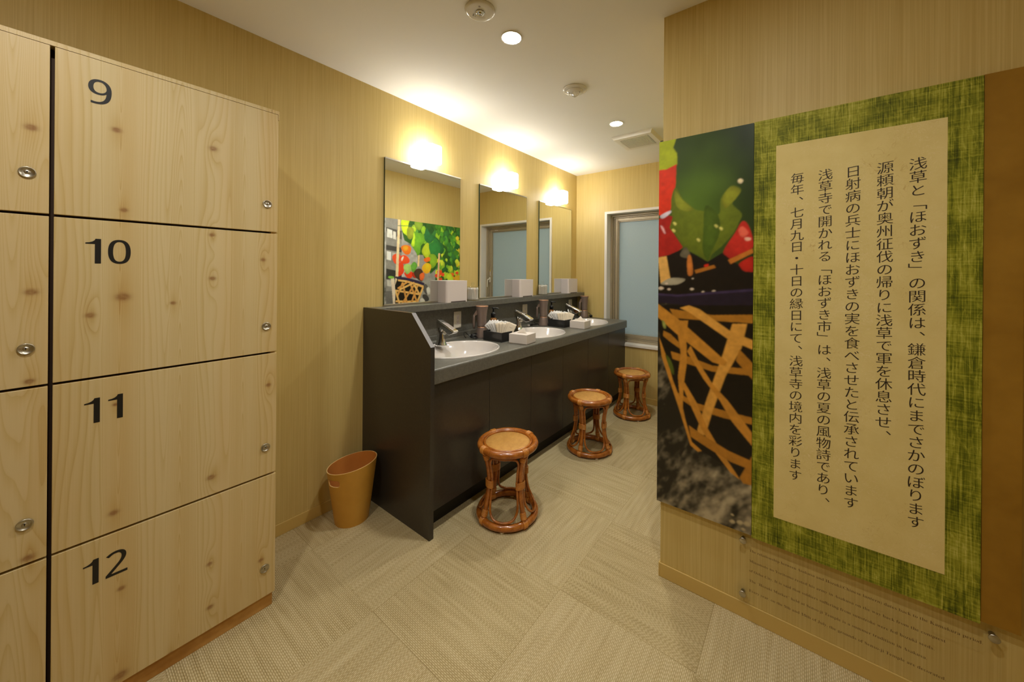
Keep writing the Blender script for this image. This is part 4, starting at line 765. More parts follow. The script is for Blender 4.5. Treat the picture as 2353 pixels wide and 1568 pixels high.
# ================================================================== ceiling fittings
def downlight(x, y, label):
    t = thing('downlight', label, 'light', (x, y, ZC), 0, 'ceiling downlights')
    MB().lathe([(.045, 0), (.0475, 0), (.0485, -.0025), (.047, -.0045), (.045, -.004), (.044, -.002)], 40).build('trim_ring', 'trim', t)
    ld = bpy.data.lights.new('beam', 'AREA'); ld.shape = 'DISK'; ld.size = .078; ld.energy = DOWN_W; ld.spread = math.radians(DOWN_SPREAD); ld.color = WARM
    lo = bpy.data.objects.new('beam', ld); COL.objects.link(lo); lo.parent = t; lo.location = (0, 0, -.0068)
    MB().lathe([(0, -.0035), (.030, -.0042), (.044, -.0022), (.044, -.0005), (0, -.0005)], 40).build('lens', 'lens', t)
    return t
d1 = downlight(.95, 1.311, 'lit round downlight nearer the camera, between the two ceiling discs')
dup(d1, (.948, 2.52, ZC), 0, 'lit round downlight farther away, next to the square ceiling vent')
dup(d1, (1.05, -.05, ZC), 0, 'lit round downlight above the wooden lockers')
dup(d1, (1.95, .66, ZC), 0, 'added round downlight for the writing panel, unseen above the frame')  # unseen lamp, added for its light on the writing panel
def emergency_light():
    t = thing('emergency_light', 'flat white ceiling disc with a small clear lens, topmost in the photo', 'light', (.957, 1.095, ZC))
    MB().lathe([(0, 0), (.062, 0), (.064, -.003), (.060, -.0085), (.053, -.0105), (.020, -.0110), (.018, -.010), (0, -.010)], 48).build('disc', 'glossw', t)
    MB().lathe([(.0175, -.0102), (.0185, -.013), (.015, -.0155), (.009, -.0135), (0, -.013)], 24).build('lens', 'chrome', t)
    MB().lathe([(.005, -.0132), (.0045, -.0146), (0, -.015)], 12).build('led', 'led', t)
    m = MB()
    for a, b, r in ((-.036, -.004, .0022), (-.030, -.009, .0024), (-.033, .004, .0014)):
        m.lathe([(r, -.0107), (r, -.0113), (0, -.0113)], 10, c=(a, b, 0))
    m.build('indicator_hole', 'keyhole', t)
    MB().lathe([(.0035, -.0107), (.0045, -.0107), (.0045, -.0112), (.0035, -.0112)], 16, c=(.022, -.026, 0)).build('printed_mark', 'sprint', t)
emergency_light()
def detector():
    t = thing('heat_detector', 'two-tier white round detector with a wire cage, mid ceiling', 'detector', (.95, 1.905, ZC))
    MB().lathe([(0, 0), (.070, 0), (.072, -.004), (.066, -.009), (.056, -.011), (0, -.011)], 48).build('base', 'glossw', t)
    MB().lathe([(.0485, -.0105), (.0485, -.014), (.046, -.019), (.030, -.023), (.012, -.025), (0, -.025)], 40).build('body', 'glossw', t)
    m = MB()
    for k in range(8):
        a = 2 * PI * k / 8; c, s = math.cos(a), math.sin(a)
        m.tube(crom([(.022 * c, .022 * s, -.023), (.021 * c, .021 * s, -.032), (.012 * c, .012 * s, -.041), (.004 * c, .004 * s, -.044)], 4), .0017, 6)
    m.tube([(.008 * math.cos(2 * PI * k / 16), .008 * math.sin(2 * PI * k / 16), -.0435) for k in range(16)], .0018, 6, closed=True)
    m.build('sensor_cage', 'glossw', t)
    MB().lathe([(.004, -.020), (.004, -.0232), (0, -.0232)], 10, c=(-.026, -.016, 0)).build('pin_hole', 'keyhole', t)
    MB().lathe([(.003, -.020), (.003, -.0232), (0, -.0232)], 10, c=(.030, .006, 0)).build('pin_hole', 'keyhole', t)
detector()
def vent():
    t = thing('ceiling_vent', 'square white slatted exhaust vent on the ceiling above the window', 'vent', (.968, 2.92, ZC))
    h, k = .165, .150; gx, gy, z0, z1 = .112, .112, 0.0, -.024
    m = MB()
    vs = [(sx * h, sy * h, z0) for sx, sy in ((-1, -1), (1, -1), (1, 1), (-1, 1))] + [(sx * k, sy * k, z1) for sx, sy in ((-1, -1), (1, -1), (1, 1), (-1, 1))] \
        + [(sx * gx, sy * gy, z1) for sx, sy in ((-1, -1), (1, -1), (1, 1), (-1, 1))] + [(sx * gx, sy * gy, z1 + .012) for sx, sy in ((-1, -1), (1, -1), (1, 1), (-1, 1))]
    fs = []
    for a in (0, 4, 8): fs += [(a + i, a + (i + 1) % 4, a + 4 + (i + 1) % 4, a + 4 + i) for i in range(4)]
    m.add(vs, fs).build('frame', 'trim', t)
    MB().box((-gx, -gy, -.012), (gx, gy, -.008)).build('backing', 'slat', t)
    n = 23
    for i in range(n + 1):
        x = -gx + 2 * gx * i / n
        MB().box((x - .0029, -gy, -.024), (x + .0029, gy, -.014)).build('slat', 'trim', t)
vent()

# ================================================================== lockers
LX = .409
def lockers():
    t = thing('locker_bank', 'pale knotty pine locker bank with numbered doors against the left wall', 'locker', (0, -.53, 0))
    oy = -.53
    def P(mb, n, m, par=t, off=None, **k):
        o = mb.build(n, m, par, **k); d = Vector((0, oy, 0)) if off is None else off
        for v in o.data.vertices: v.co -= d
        return o
    Y0, Y1, G0, G1 = -.515, .547, .0085, .0165
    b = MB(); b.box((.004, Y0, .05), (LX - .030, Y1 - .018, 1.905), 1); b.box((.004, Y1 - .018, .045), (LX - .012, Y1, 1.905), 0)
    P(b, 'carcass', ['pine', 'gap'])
    P(MB().box((.004, Y0, 1.9065), (LX + .001, Y1 - .022, 1.919)).box((.004, Y1 - .021, 1.9065), (LX + .001, Y1 + .003, 1.919)).box((LX - .02, Y1 + .0, 1.885), (LX + .001, Y1 + .003, 1.9065)), 'top_board', 'pine')
    P(MB().box((.004, Y0, 0), (LX - .010, Y1 - .006, .049)), 'plinth', 'pinebase', bevel=.001)
    zs = [(1.4485, 1.9058), (.987, 1.4415), (.5195, .980), (.053, .5125)]
    dig = ['9', '10', '11', '12']
    for ci, (a, e) in enumerate(((Y0, G0), (G1, Y1))):
        for k, (z0, z1) in enumerate(zs):
            off = Vector((LX - .009, (a + e) / 2, (z0 + z1) / 2))
            d = P(MB().box((LX - .018, a, z0), (LX, e, z1)), 'door', 'pine', off=Vector((0, 0, 0)), bevel=.0012)
            for v in d.data.vertices: v.co -= off
            d.location = off - Vector((0, oy, 0))
            zl = (1.553, 1.087, .624, .161)[k]; yl = e - .0352
            m = MB(); c = (0, yl, zl)
            m.lathe([(.0145, LX - .004), (.0146, LX + .003), (.0135, LX + .0042), (.0122, LX + .0036), (.0114, LX + .0022)], 32, 0, True, c, 'x')
            m.lathe([(.0112, LX + .0018), (.0062, LX + .0024), (.0058, LX + .0018), (.0054, LX + .0026), (0, LX + .0028)], 32, 0, True, c, 'x')
            m.box((LX + .0024, yl - .0007, zl - .0030), (LX + .0031, yl + .0007, zl + .0036), 1); m.box((LX + .0024, yl - .0013, zl + .0006), (LX + .00312, yl + .0013, zl + .0030), 1)
            P(m, 'lock', ['steel', 'keyhole'], d, off)
            if ci:
                ytop = z1 - (.0545 if k else .0568); hgt = .0715
                for q, ch in enumerate(dig[k]):
                    mb = MB()
                    yb = {'9': .0745, '10': (.0715, .1140)[q], '11': (.0715, .1165)[q], '12': (.0715, .1140)[q]}[dig[k]]
                    if ch == '1':
                        vv = [(a * hgt, b * hgt) for a, b in [(0, .835), (.10, .85), (.18, .885), (.235, .935), (.262, 1), (.41, 1), (.41, 0), (.245, 0), (.245, .785), (0, .785)]]
                        ff = [tuple(tr) for tr in geometry.tessellate_polygon([[Vector((a, b, 0)) for a, b in vv]])]
                    else:
                        vv, ff = glyphs(chr(0x1D7E2 + int(ch)), 1.0, (-.010, .004))
                        xa = min(p[0] for p in vv); xb = max(p[0] for p in vv); ya = min(p[1] for p in vv); yc = max(p[1] for p in vv)
                        kx = {'9': .0445, '0': .0455, '2': .0435}[ch] / (xb - xa); ky = hgt / (yc - ya)
                        vv = [((a - xa) * kx, (b - ya) * ky) for a, b in vv]
                    mb.add([(LX + .0004, yb + p, ytop - hgt + r) for p, r in vv], ff)
                    P(mb, 'number', 'digit', d, off, fix=False)
lockers()

# ================================================================== vanity
VX0, VY0, VY1 = .617, 1.121, 1.145
CT = .817
def vanity():
    t = thing('vanity_cabinet', 'long dark brown vanity base cabinet with six flat doors', 'cabinet', (0, VY0, 0))
    def P(mb, n, m, **k):
        o = mb.build(n, m, t, **k)
        for v in o.data.vertices: v.co.y -= VY0
        return o
    pl = [(.0005, .0), (VX0, .0), (VX0, .933), (.463, 1.0895), (.0005, 1.0895)]
    m = MB()
    P(m.prism(pl, VY0, VY1, 'y'), 'end_panel', 'dark')
    e = MB(); d = Vector((.463 - VX0, 0, 1.0895 - .933)).normalized(); n = Vector((d.z, 0, -d.x)) * .0006
    e.add([Vector((VX0, VY0, .933)) + n, Vector((VX0, VY1, .933)) + n, Vector((.463, VY1, 1.0895)) + n, Vector((.463, VY0, 1.0895)) + n,
           Vector((VX0, VY0, .933)), Vector((VX0, VY1, .933)), Vector((.463, VY1, 1.0895)), Vector((.463, VY0, 1.0895))],
          [(0, 1, 2, 3), (4, 5, 1, 0), (5, 6, 2, 1), (6, 7, 3, 2), (7, 4, 0, 3)])
    P(e, 'edge_band', 'edge')
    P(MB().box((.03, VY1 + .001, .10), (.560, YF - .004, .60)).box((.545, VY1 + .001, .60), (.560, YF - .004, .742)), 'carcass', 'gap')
    P(MB().box((.03, VY1 + .001, 0), (.528, YF - .004, .10)), 'plinth', 'kick')
    ys = [1.1465, 1.571, 1.981, 2.392, 2.801, 3.209, YF - .004]
    for a, b in zip(ys[:-1], ys[1:]):
        P(MB().box((.568, a + .0012, .108), (.586, b - .0012, .736)), 'door', 'dark', bevel=.001)
vanity()

SINKS = [1.56, 2.37, 3.18]; SX, SA, SB = .338, .228, .278
def countertop():
    t = thing('countertop', 'dark grey stone-look vanity countertop with three oval cut-outs', 'countertop', (.3, 2.38, CT))
    y0, y1 = VY1 + .0008, YF - .001
    # top slab with holes
    bm = bmesh.new(); rim = []
    X0, X1 = .021, .594
    def loop(pts):
        vs = [bm.verts.new((x, y, CT)) for x, y in pts]
        for i in range(len(vs)): bm.edges.new((vs[i], vs[(i + 1) % len(vs)]))
        return vs
    loop([(X0, y0), (X1, y0), (X1, y1), (X0, y1)])
    holes = []
    for cy in SINKS: holes.append([((SX + (SA - .012) * math.cos(2 * PI * k / 64)), cy + (SB - .012) * math.sin(2 * PI * k / 64)) for k in range(64)])
    for h in holes: loop(h)
    bmesh.ops.triangle_fill(bm, use_beauty=True, use_dissolve=False, edges=bm.edges[:])
    bm.verts.index_update()
    vs = [tuple(v.co) for v in bm.verts]; fs = [tuple(v.index for v in f.verts) for f in bm.faces]; bm.free()
    m = MB(); m.add(vs, fs)
    # rounded nose and apron profile
    pr = [(X1, CT)] + [(X1 - .002 + .010 * math.sin(a), CT - .010 + .010 * math.cos(a)) for a in [PI / 2 * k / 6 for k in range(1, 7)]] + [(X1 + .008, .745), (X1 + .004, .741), (X1 - .012, .741), (X1 - .012, CT - .03)]
    n = len(pr); m.add([(x, y0, z) for x, z in pr] + [(x, y1, z) for x, z in pr], [(i, i + 1, i + 1 + n, i + n) for i in range(n - 1)] + [tuple(range(n)), tuple(range(n, 2 * n))[::-1]])
    for h in holes: m.add([(x, y, CT) for x, y in h] + [(x, y, CT - .02) for x, y in h], [(i, (i + 1) % 64, (i + 1) % 64 + 64, i + 64) for i in range(64)])
    o = m.build('slab', 'stone', t)
    r = MB().prism([(.0205, CT + .0003), (.044, CT + .0003), (.036, CT + .012), (.036, CT + .042), (.033, CT + .045), (.0205, CT + .045)], y0, y1, 'y').build('counter_upstand', 'stone')
    tag(r, 'low grey stone-look upstand along the back of the countertop', 'upstand')
    for v in o.data.vertices: v.co -= Vector((.3, 2.38, CT))
    b = MB().box((.0005, y0, .80), (.02, y1, 1.046)).build('backsplash_panel', 'stone'); tag(b, 'dark grey stone-look splashback with three outlets below the ledge', 'splashback')
    l = MB().box((.0005, y0, 1.0465), (.108, y1, 1.087)).build('ledge_shelf', 'stone', bevel=.002); tag(l, 'narrow dark grey stone-look ledge running under the three mirrors', 'shelf')
countertop()

def sink():
    t = thing('wash_basin', 'x', 'sink', (SX, SINKS[0], CT), 0, 'oval white wash basins')
    pr = [(1.0, .0004), (1.0, .004), (.994, .0075), (.980, .0092), (.962, .0086), (.945, .002), (.915, -.014), (.84, -.050), (.74, -.088), (.58, -.118), (.36, -.133), (.10, -.138), (.07, -.139)]
    m = MB(); n = 72; vs = []; fs = []
    for i, (s, z) in enumerate(pr):
        shx = 0 if s > .95 else (.95 - s) * .05
        for k in range(n):
            a = 2 * PI * k / n; rx = SA * s; ry = SB * s
            x = rx * math.cos(a) + (shx if True else 0)
            if .3 < s < .93: x = max(x, -SA * .93 + .075 * min(1, (.93 - s) * 14) * 1.0)      # flat deck behind the bowl for the tap
            vs.append((x, ry * math.sin(a), z))
    for i in range(len(pr) - 1):
        for k in range(n): fs.append((i * n + k, i * n + (k + 1) % n, (i + 1) * n + (k + 1) % n, (i + 1) * n + k))
    m.add(vs, fs, 0, True).build('bowl', 'porcelain', t)
    MB().lathe([(.022, -.1395), (.022, -.134), (.018, -.132), (0, -.1335)], 24, c=(.02, 0, 0)).build('drain', 'chrome', t)
    return t
s0 = sink()
SL = ['white oval basin nearest the dark end panel, first from the camera', 'middle white oval basin, behind the nearer tissue box', 'farthest white oval basin, beside the window']
s0['label'] = SL[0]
for k in (1, 2): dup(s0, (SX, SINKS[k], CT), 0, SL[k])

def faucet():
    t = thing('faucet', 'x', 'faucet', (.160, SINKS[0], CT + .0085), 0, 'chrome basin taps')
    MB().lathe([(.036, -.004), (.034, .004), (.027, .018), (.0225, .045), (.0205, .075), (.0205, .112), (0, .112)], 32, sx=1.3, c=(.004, 0, 0)).build('base', 'chrome', t)
    prof = [(-.024, .088), (-.026, .150), (-.016, .1605), (.130, .1045), (.146, .0965), (.142, .0905), (.098, .073), (.086, .0745), (.050, .099), (.034, .104), (.028, .088)]
    MB().prism(prof, -.0185, .0185, 'y').build('spout', 'chrome', t, bevel=.006, seg=4)
    MB().prism([(-.029, .1535), (-.020, .1655), (-.010, .1655), (.142, .1065), (.150, .0990), (.146, .0975), (-.016, .1590)], -.0185, .0185, 'y').build('lever', 'chrome', t, bevel=.002)
    MB().lathe([(.0145, .02), (.0145, .040), (.012, .044), (.007, .0435), (.006, .042), (0, .042)], 24, 0, True, (0, 0, .083), 'x').build('mixing_knob', 'steel', t)
    return t
f0 = faucet(); FL = ['chrome tap on the nearest basin, beside the dark end panel', 'chrome tap on the middle basin', 'chrome tap on the farthest basin']
f0['label'] = FL[0]
for k in (1, 2): dup(f0, (.160, SINKS[k], CT + .0085), 0, FL[k])

def mirrors():
    t = thing('wall_mirror', 'x', 'mirror', (0, 1.245, 1.0875), 0, 'frameless wall mirrors')
    W, H = .613, .9125
    MB().box((.0005, 0, .006), (.011, W, H - .004), 1).add([(.0112, .001, .011), (.0112, W - .001, .011), (.0112, W - .001, H - .009), (.0112, .001, H - .009)], [(0, 1, 2, 3)], 0).build('glass', ['mirror', 'mirror_edge'], t, fix=False)
    MB().box((.0005, 0, H - .010), (.0145, W, H)).build('top_channel', 'steel', t, bevel=.001)
    MB().box((.0005, 0, .0003), (.0145, W, .012)).build('bottom_channel', 'steel', t, bevel=.001)
    t['label'] = 'wall mirror nearest the camera, reflecting the orange lantern-plant picture'
    dup(t, (0, 2.062, 1.0875), 0, 'middle wall mirror, reflecting the window handle')
    dup(t, (0, 2.878, 1.0875), 0, 'farthest wall mirror, next to the room corner')
mirrors()

def wall_lamp():
    t = thing('wall_lamp', 'x', 'lamp', (0, 1.5465, 2.075), 0, 'cube wall lamps')
    MB().box((.0005, -.034, -.044), (.022, .034, .044)).build('wall_plate', 'white', t, bevel=.002)
    MB().box((.020, -.048, -.064), (.122, .048, .064)).build('glass_shade', 'shade', t, bevel=.012, seg=4)
    t['label'] = 'lit cube wall lamp above the nearest mirror'
    dup(t, (0, 2.366, 2.075), 0, 'lit cube wall lamp above the middle mirror')
    dup(t, (0, 3.186, 2.075), 0, 'lit cube wall lamp above the farthest mirror')
wall_lamp()

def outlets():
    t = thing('wall_outlet', 'x', 'outlet', (.0202, 1.827, .951), 0, 'ivory power outlets')
    MB().box((0, -.036, -.061), (.006, .036, .061)).build('cover_plate', 'offwhite', t, bevel=.005, seg=3)
    MB().box((.0055, -.0125, -.034), (.0072, .0125, .034)).build('socket', 'white', t, bevel=.0006)
    m = MB()
    for z in (.016, -.016):
        m.box((.007, -.0065, z), (.0074, -.005, z + .008)); m.box((.007, .005, z), (.0074, .0065, z + .007)); m.lathe([(.0022, .0070), (.0022, .0075), (0, .0075)], 10, c=(0, 0, z - .006), axis='x')
    m.build('pin_slot', 'keyhole', t)
    t['label'] = 'ivory double outlet between the nearest tap and the first hair dryer'
    dup(t, (.0202, 2.641, .951), 0, 'ivory double outlet behind the middle tap'); dup(t, (.0202, 3.457, .951), 0, 'ivory double outlet behind the farthest tap')
outlets()

# ================================================================== things on the counter and the ledge
def dispenser():
    t = thing('paper_dispenser', 'x', 'dispenser', (.0114, 1.654, 1.0875), 0, 'white boxes on the ledge')
    L, D, H = .199, .0926, .152
    m = MB(); r = .016; P = []
    for cx, cy, a in ((D - r, r, -90), (D - r, L - r, 0)):
        P += [(cx + r * math.cos(math.radians(a + q * 15)), cy + r * math.sin(math.radians(a + q * 15))) for q in range(7)]
    P = [(0, 0)] + P + [(0, L)]
    m.prism(P, 0, H, 'z').build('housing', 'white', t, bevel=.002)
    MB().box((D - .002, .040, .0006), (D + .0006, L - .022, .0085)).build('slot', 'slot', t)
    t['label'] = 'white rounded box dispenser on the ledge before the nearest mirror'
    dup(t, (.0114, 2.467, 1.0875), 0, 'white rounded box dispenser on the ledge before the middle mirror')
    dup(t, (.0114, 3.282, 1.0875), 0, 'white rounded box dispenser at the far end of the ledge')
dispenser()

def swab_jars():
    def jar():
        t = thing('swab_jar', 'x', 'jar', (.060, 1.945, 1.0875), 0, 'clear swab jars')
        MB().lathe([(.0445, .002), (.0445, .100), (.0425, .100), (.0425, .005), (0, .005)], 40).build('jar_body', 'glass', t)
        MB().lathe([(.0, .1005), (.0455, .1005), (.0455, .106), (.0, .106)], 40).build('lid', 'glass', t)
        MB().lathe([(.004, .106), (.0045, .112), (.011, .118), (.0125, .126), (.009, .134), (0, .137)], 20).build('knob', 'glass', t)
        m = MB(); m.prism([(-.046, -.060), (.046, -.060), (.046, .060), (-.046, .060)], .0003, .002, 'z').build('base_plate', 'glass', t)
        return t
    t = jar(); t['label'] = 'clear lidded jar of cotton swabs right of the nearest white box dispenser'
    dup(t, (.060, 2.875, 1.0875), 0, 'clear lidded jar of cotton swabs between the middle and farthest dispensers')
    # swabs, each one a thing
    m = MB(); m.lathe([(0, .0), (.0024, .002), (.0030, .008), (.0024, .015), (.0017, .018), (.0017, .070), (.0024, .073), (.0030, .081), (.0024, .088), (0, .090)], 8)
    first = m.build('cotton_swab', 'cotton'); used = False
    rr = random.Random(5)
    for ji, cy in enumerate((1.945, 2.875)):
        spots = [(.0385 * math.cos(2 * PI * k / 38), .0385 * math.sin(2 * PI * k / 38)) for k in range(38)] + [(.0315 * math.cos(2 * PI * k / 26), .0315 * math.sin(2 * PI * k / 26)) for k in range(26)] + [(.024 * math.cos(2 * PI * k / 12), .024 * math.sin(2 * PI * k / 12)) for k in range(12)]
        for x, y in spots:
            o = first if not used else first.copy()
            if used: COL.objects.link(o)
            used = True
            o.location = (.060 + x, cy + y, 1.0875 + .0052)
            tag(o, 'white cotton swab standing upright in the ' + ('nearer' if ji == 0 else 'farther') + ' clear jar on the ledge', 'cotton swab', 'cotton swabs in the ' + ('nearer' if ji == 0 else 'farther') + ' jar')
            o.rotation_euler = (0, 0, rr.uniform(0, 6))
swab_jars()

def hair_dryer(loc, ha, name_label, cordpts, first):
    t = thing('hair_dryer', name_label, 'hair dryer', loc, 0, 'bronze hair dryers')
    if first is None:
        MB().lathe([(.044, 0), (.047, .002), (.047, .006), (.044, .020), (.0385, .045), (.034, .072), (.033, .075), (0, .075)], 36).build('stand', 'dryer', t)
        MB().lathe([(.0325, .0755), (.0335, .078), (.0325, .0815), (0, .0815)], 36).build('copper_band', 'copper', t)
        MB().lathe([(.0325, .082), (.0335, .09), (.0345, .14), (.038, .19), (.0455, .229), (.0455, .2295), (0, .2295)], 36).build('barrel', 'dryer', t)
        MB().lathe([(.0455, .2300), (.0468, .2315), (.0465, .2345), (.044, .2350), (.030, .2335), (.012, .2335), (0, .2345)], 36).build('rim', 'copper', t)
        h = MB()
        h.prism([(.026, .216), (.040, .205), (.058, .178), (.064, .160), (.054, .158), (.046, .166), (.030, .176)], -.008, .008, 'y')
        h.lathe([(0, .066), (.010, .068), (.0165, .080), (.0195, .110), (.0195, .140), (.0165, .160), (.010, .170), (0, .172)], 20, c=(.0590, 0, 0), sx=.52)
        h.build('handle', 'dryer', t)
    else:
        for ch in first.children:
            if ch.name.split('.')[0] != 'cord': c = ch.copy(); COL.objects.link(c); c.parent = t
    for ch in t.children:
        if ch.name.split('.')[0] == 'handle': ch.rotation_euler = (0, 0, ha)
    m = MB()
    for P, r in cordpts: m.tube(crom(P, 7), r, 8)
    m.build('cord', 'black', t)
    return t
coil = [(.0, -.03, .006), (-.01, -.06, .012), (.012, -.085, .02), (-.012, -.09, .034), (-.025, -.062, .02), (.005, -.055, .012), (.02, -.085, .010), (-.015, -.098, .016), (-.028, -.07, .03), (-.004, -.052, .036), (.012, -.075, .03), (-.01, -.10, .022), (-.03, -.085, .012)]
hd = hair_dryer((.152, 1.950, CT), math.radians(232), 'bronze hair dryer on its stand behind the nearer black tray', [(coil, .0040), ([(-.03, -.085, .012), (-.05, -.10, .035), (-.055, -.12, .05), (-.05, -.13, .03), (-.04, -.12, .008)], .0026)], None)
hd2 = hair_dryer((.152, 2.755, CT), math.radians(212), 'bronze hair dryer on its stand behind the farther black tray', [([(-.02, -.03, .006), (-.04, -.05, .02), (-.03, -.065, .014), (-.06, -.06, .03), (-.05, -.05, .012), (-.052, -.07, .010), (-.06, -.09, .010)], .003), ([(-.06, -.09, .012), (-.066, -.120, .012)], .009)], hd)
hd3 = hair_dryer((.150, 3.545, CT), math.radians(236), 'bronze hair dryer on its stand in the far corner of the counter', [([(.03, .02, .05), (.046, .03, .046), (.056, .035, .03), (.060, .04, .018)], .003), ([(.056, .028, .018), (.064, .046, .018)], .015), ([(-.03, -.03, .006), (-.05, -.05, .02), (-.03, -.07, .012), (-.06, -.06, .03), (-.04, -.04, .010)], .003)], hd)
MB().box((-.007, -.012, 0), (.007, .012, .012)).build('plug_tag', 'white', hd2, bevel=.001, loc=(-.068, -.136, .004))

def pump_bottle():
    t = thing('pump_bottle', 'x', 'bottle', (.130, 2.100, CT), 0, 'amber pump bottles')
    MB().lathe([(.026, 0), (.0285, .003), (.0285, .100), (.027, .118), (.020, .130), (.0165, .133), (0, .133)], 32).build('bottle_body', 'amber', t)
    MB().lathe([(.0195, .134), (.0195, .163), (.017, .166), (.009, .168), (.009, .176), (0, .176)], 24).build('collar', 'black', t)
    m = MB().lathe([(.0065, .176), (.0065, .198), (.012, .200), (.0125, .208), (.009, .2105), (0, .211)], 20)
    m.tube(crom([(0, 0, .205), (.014, .010, .206), (.026, .020, .204), (.032, .025, .199)], 5), [.006] * 6 + [.0048] * 5 + [.004] * 5, 10)
    m.build('pump_head', 'black', t)
    t['label'] = 'amber pump bottle with black head behind the nearer heap of sachets'
    dup(t, (.132, 2.920, CT), 0, 'amber pump bottle with black head behind the farther heap of sachets')
pump_bottle()

TRAYS = [(.310, 1.985, 'nearer'), (.2935, 2.842, 'farther')]
def trays():
    hx, hy, H, w = .087, .092, .066, .003
    first = None; sach = None
    rr = random.Random(11)
    for ti, (cx, cy, nm) in enumerate(TRAYS):
        if first is None:
            t = thing('black_tray', 'x', 'tray', (cx, cy, CT))
            MB().box((-hx, -hy, 0), (hx, hy, w)).build('base', 'acryl', t)
            m = MB(); m.box((-hx, -hy, w), (-hx + w, hy, H)); m.box((hx - w, -hy, w), (hx, hy, H)); m.box((-hx + w, -hy, w), (hx - w, -hy + w, H)); m.box((-hx + w, hy - w, w), (hx - w, hy, H))
            m.build('side_wall', 'acryl', t); first = t
        else: t = dup(first, (cx, cy, CT), 0, 'x')
        t['label'] = 'open black acrylic tray of paper sachets beside the ' + ('nearest' if ti == 0 else 'middle') + ' basin'
        t['group'] = 'black sachet trays'
        N = 14
        rz = math.radians(34); ex = Vector((math.cos(rz), math.sin(rz), 0)); ey = Vector((-math.sin(rz), math.cos(rz), 0))
        for i in range(N):
            f = i / (N - 1); cream = i >= 9; g = (i / 8 if not cream else (i - 9) / 4)
            lx = (-.044 + .076 * g if not cream else .006 + .048 * g) + rr.uniform(-.002, .002)
            roll = math.radians((-50 + 68 * g if not cream else -14 + 38 * g) + rr.uniform(-4, 4))
            pos_ = Vector((cx, cy, CT + .040 + .024 * abs(math.sin(roll)) - (.006 if cream else 0))) + ex * lx + ey * (.030 - .0050 * i)
            W, Hh = .060, .084
            m = MB(); nu, nv = 6, 8; vs = []; ben = rr.uniform(-.0004, .0004)
            for side in (0, 1):
                for a in range(nu + 1):
                    for b in range(nv + 1):
                        u = a / nu - .5; v = b / nv
                        th = .0012 * (1 - (2 * u) ** 4) * (1 - (2 * v - 1) ** 4) + .0002
                        vs.append((u * W, (th if side else -th) + ben * math.cos(u * PI) * v - .003 * v * v, v * Hh))
            o = (nu + 1) * (nv + 1); fs = []
            for a in range(nu):
                for b in range(nv):
                    q = a * (nv + 1) + b; fs.append((q, q + 1, q + nv + 2, q + nv + 1)); fs.append((q + o, q + nv + 1 + o, q + nv + 2 + o, q + 1 + o))
            edge = [a * (nv + 1) for a in range(nu + 1)] + [nu * (nv + 1) + b for b in range(1, nv + 1)] + [a * (nv + 1) + nv for a in range(nu - 1, -1, -1)] + [b for b in range(nv - 1, 0, -1)]
            for k in range(len(edge)): a, b = edge[k], edge[(k + 1) % len(edge)]; fs.append((a, b, b + o, a + o))
            m.add(vs, fs, 0, True)
            mats = ['sachet2' if cream else 'sachet']
            if cream:
                m.box((-.012, -.0034 + ben * .5, Hh * .60), (.014, -.0030 + ben * .5, Hh * .615), 1); mats.append('sprint')
            ob = m.build('paper_sachet', mats)
            ob.location = pos_; ob.rotation_mode = 'YXZ'; ob.rotation_euler = (math.radians(-16), roll, rz)
            pos = ('leftmost' if i == 0 else 'rightmost' if i == N - 1 else None)
            col = 'cream' if cream else 'white'
            lab = ('%s flat paper sachet, %s in the %s black tray' % (col, pos, nm)) if pos else '%s flat paper sachet standing in the fanned heap in the %s black tray' % (col, nm)
            tag(ob, lab, 'sachet', '%s sachets in the %s tray' % (col, nm))
trays()

def tissue_boxes():
    t = thing('tissue_box', 'x', 'tissue box', (0, 0, CT), 0, 'white tissue boxes')
    a, b, h = .070, .064, .066
    MB().box((-a + .004, -b + .004, 0), (a - .004, b - .004, .004)).build('base', 'card', t)
    MB().box((-a, -b, .004), (a, b, h)).build('lid', 'card', t, bevel=.0015)
    ts = MB(); vs = []; fs = []
    R = 9
    for i in range(R + 1):
        f = i / R; w = .036 * (1 - f) + .0015
        for k in range(7):
            u = k / 6 * 2 - 1
            vs.append((u * w + .004 * math.sin(f * 3), .010 * (1 - f) * math.cos(u * 2.2) - .006 * (1 - f) + .006 * f * f, h + .0002 + f * .037))
    for i in range(R):
        for k in range(6): q = i * 7 + k; fs.append((q, q + 1, q + 8, q + 7))
    o = ts.add(vs, fs, 0, True).build('tissue', 'tissue', t); s = o.modifiers.new('thick', 'SOLIDIFY'); s.thickness = .0008
    t.location = (.507, 1.984, CT); t.rotation_euler = (0, 0, math.radians(8)); t['label'] = 'white tissue box with a tissue sticking up, nearer on the counter edge'
    dup(t, (.487, 2.838, CT), math.radians(4), 'white tissue box farther along the counter, before the farthest basin')
tissue_boxes()

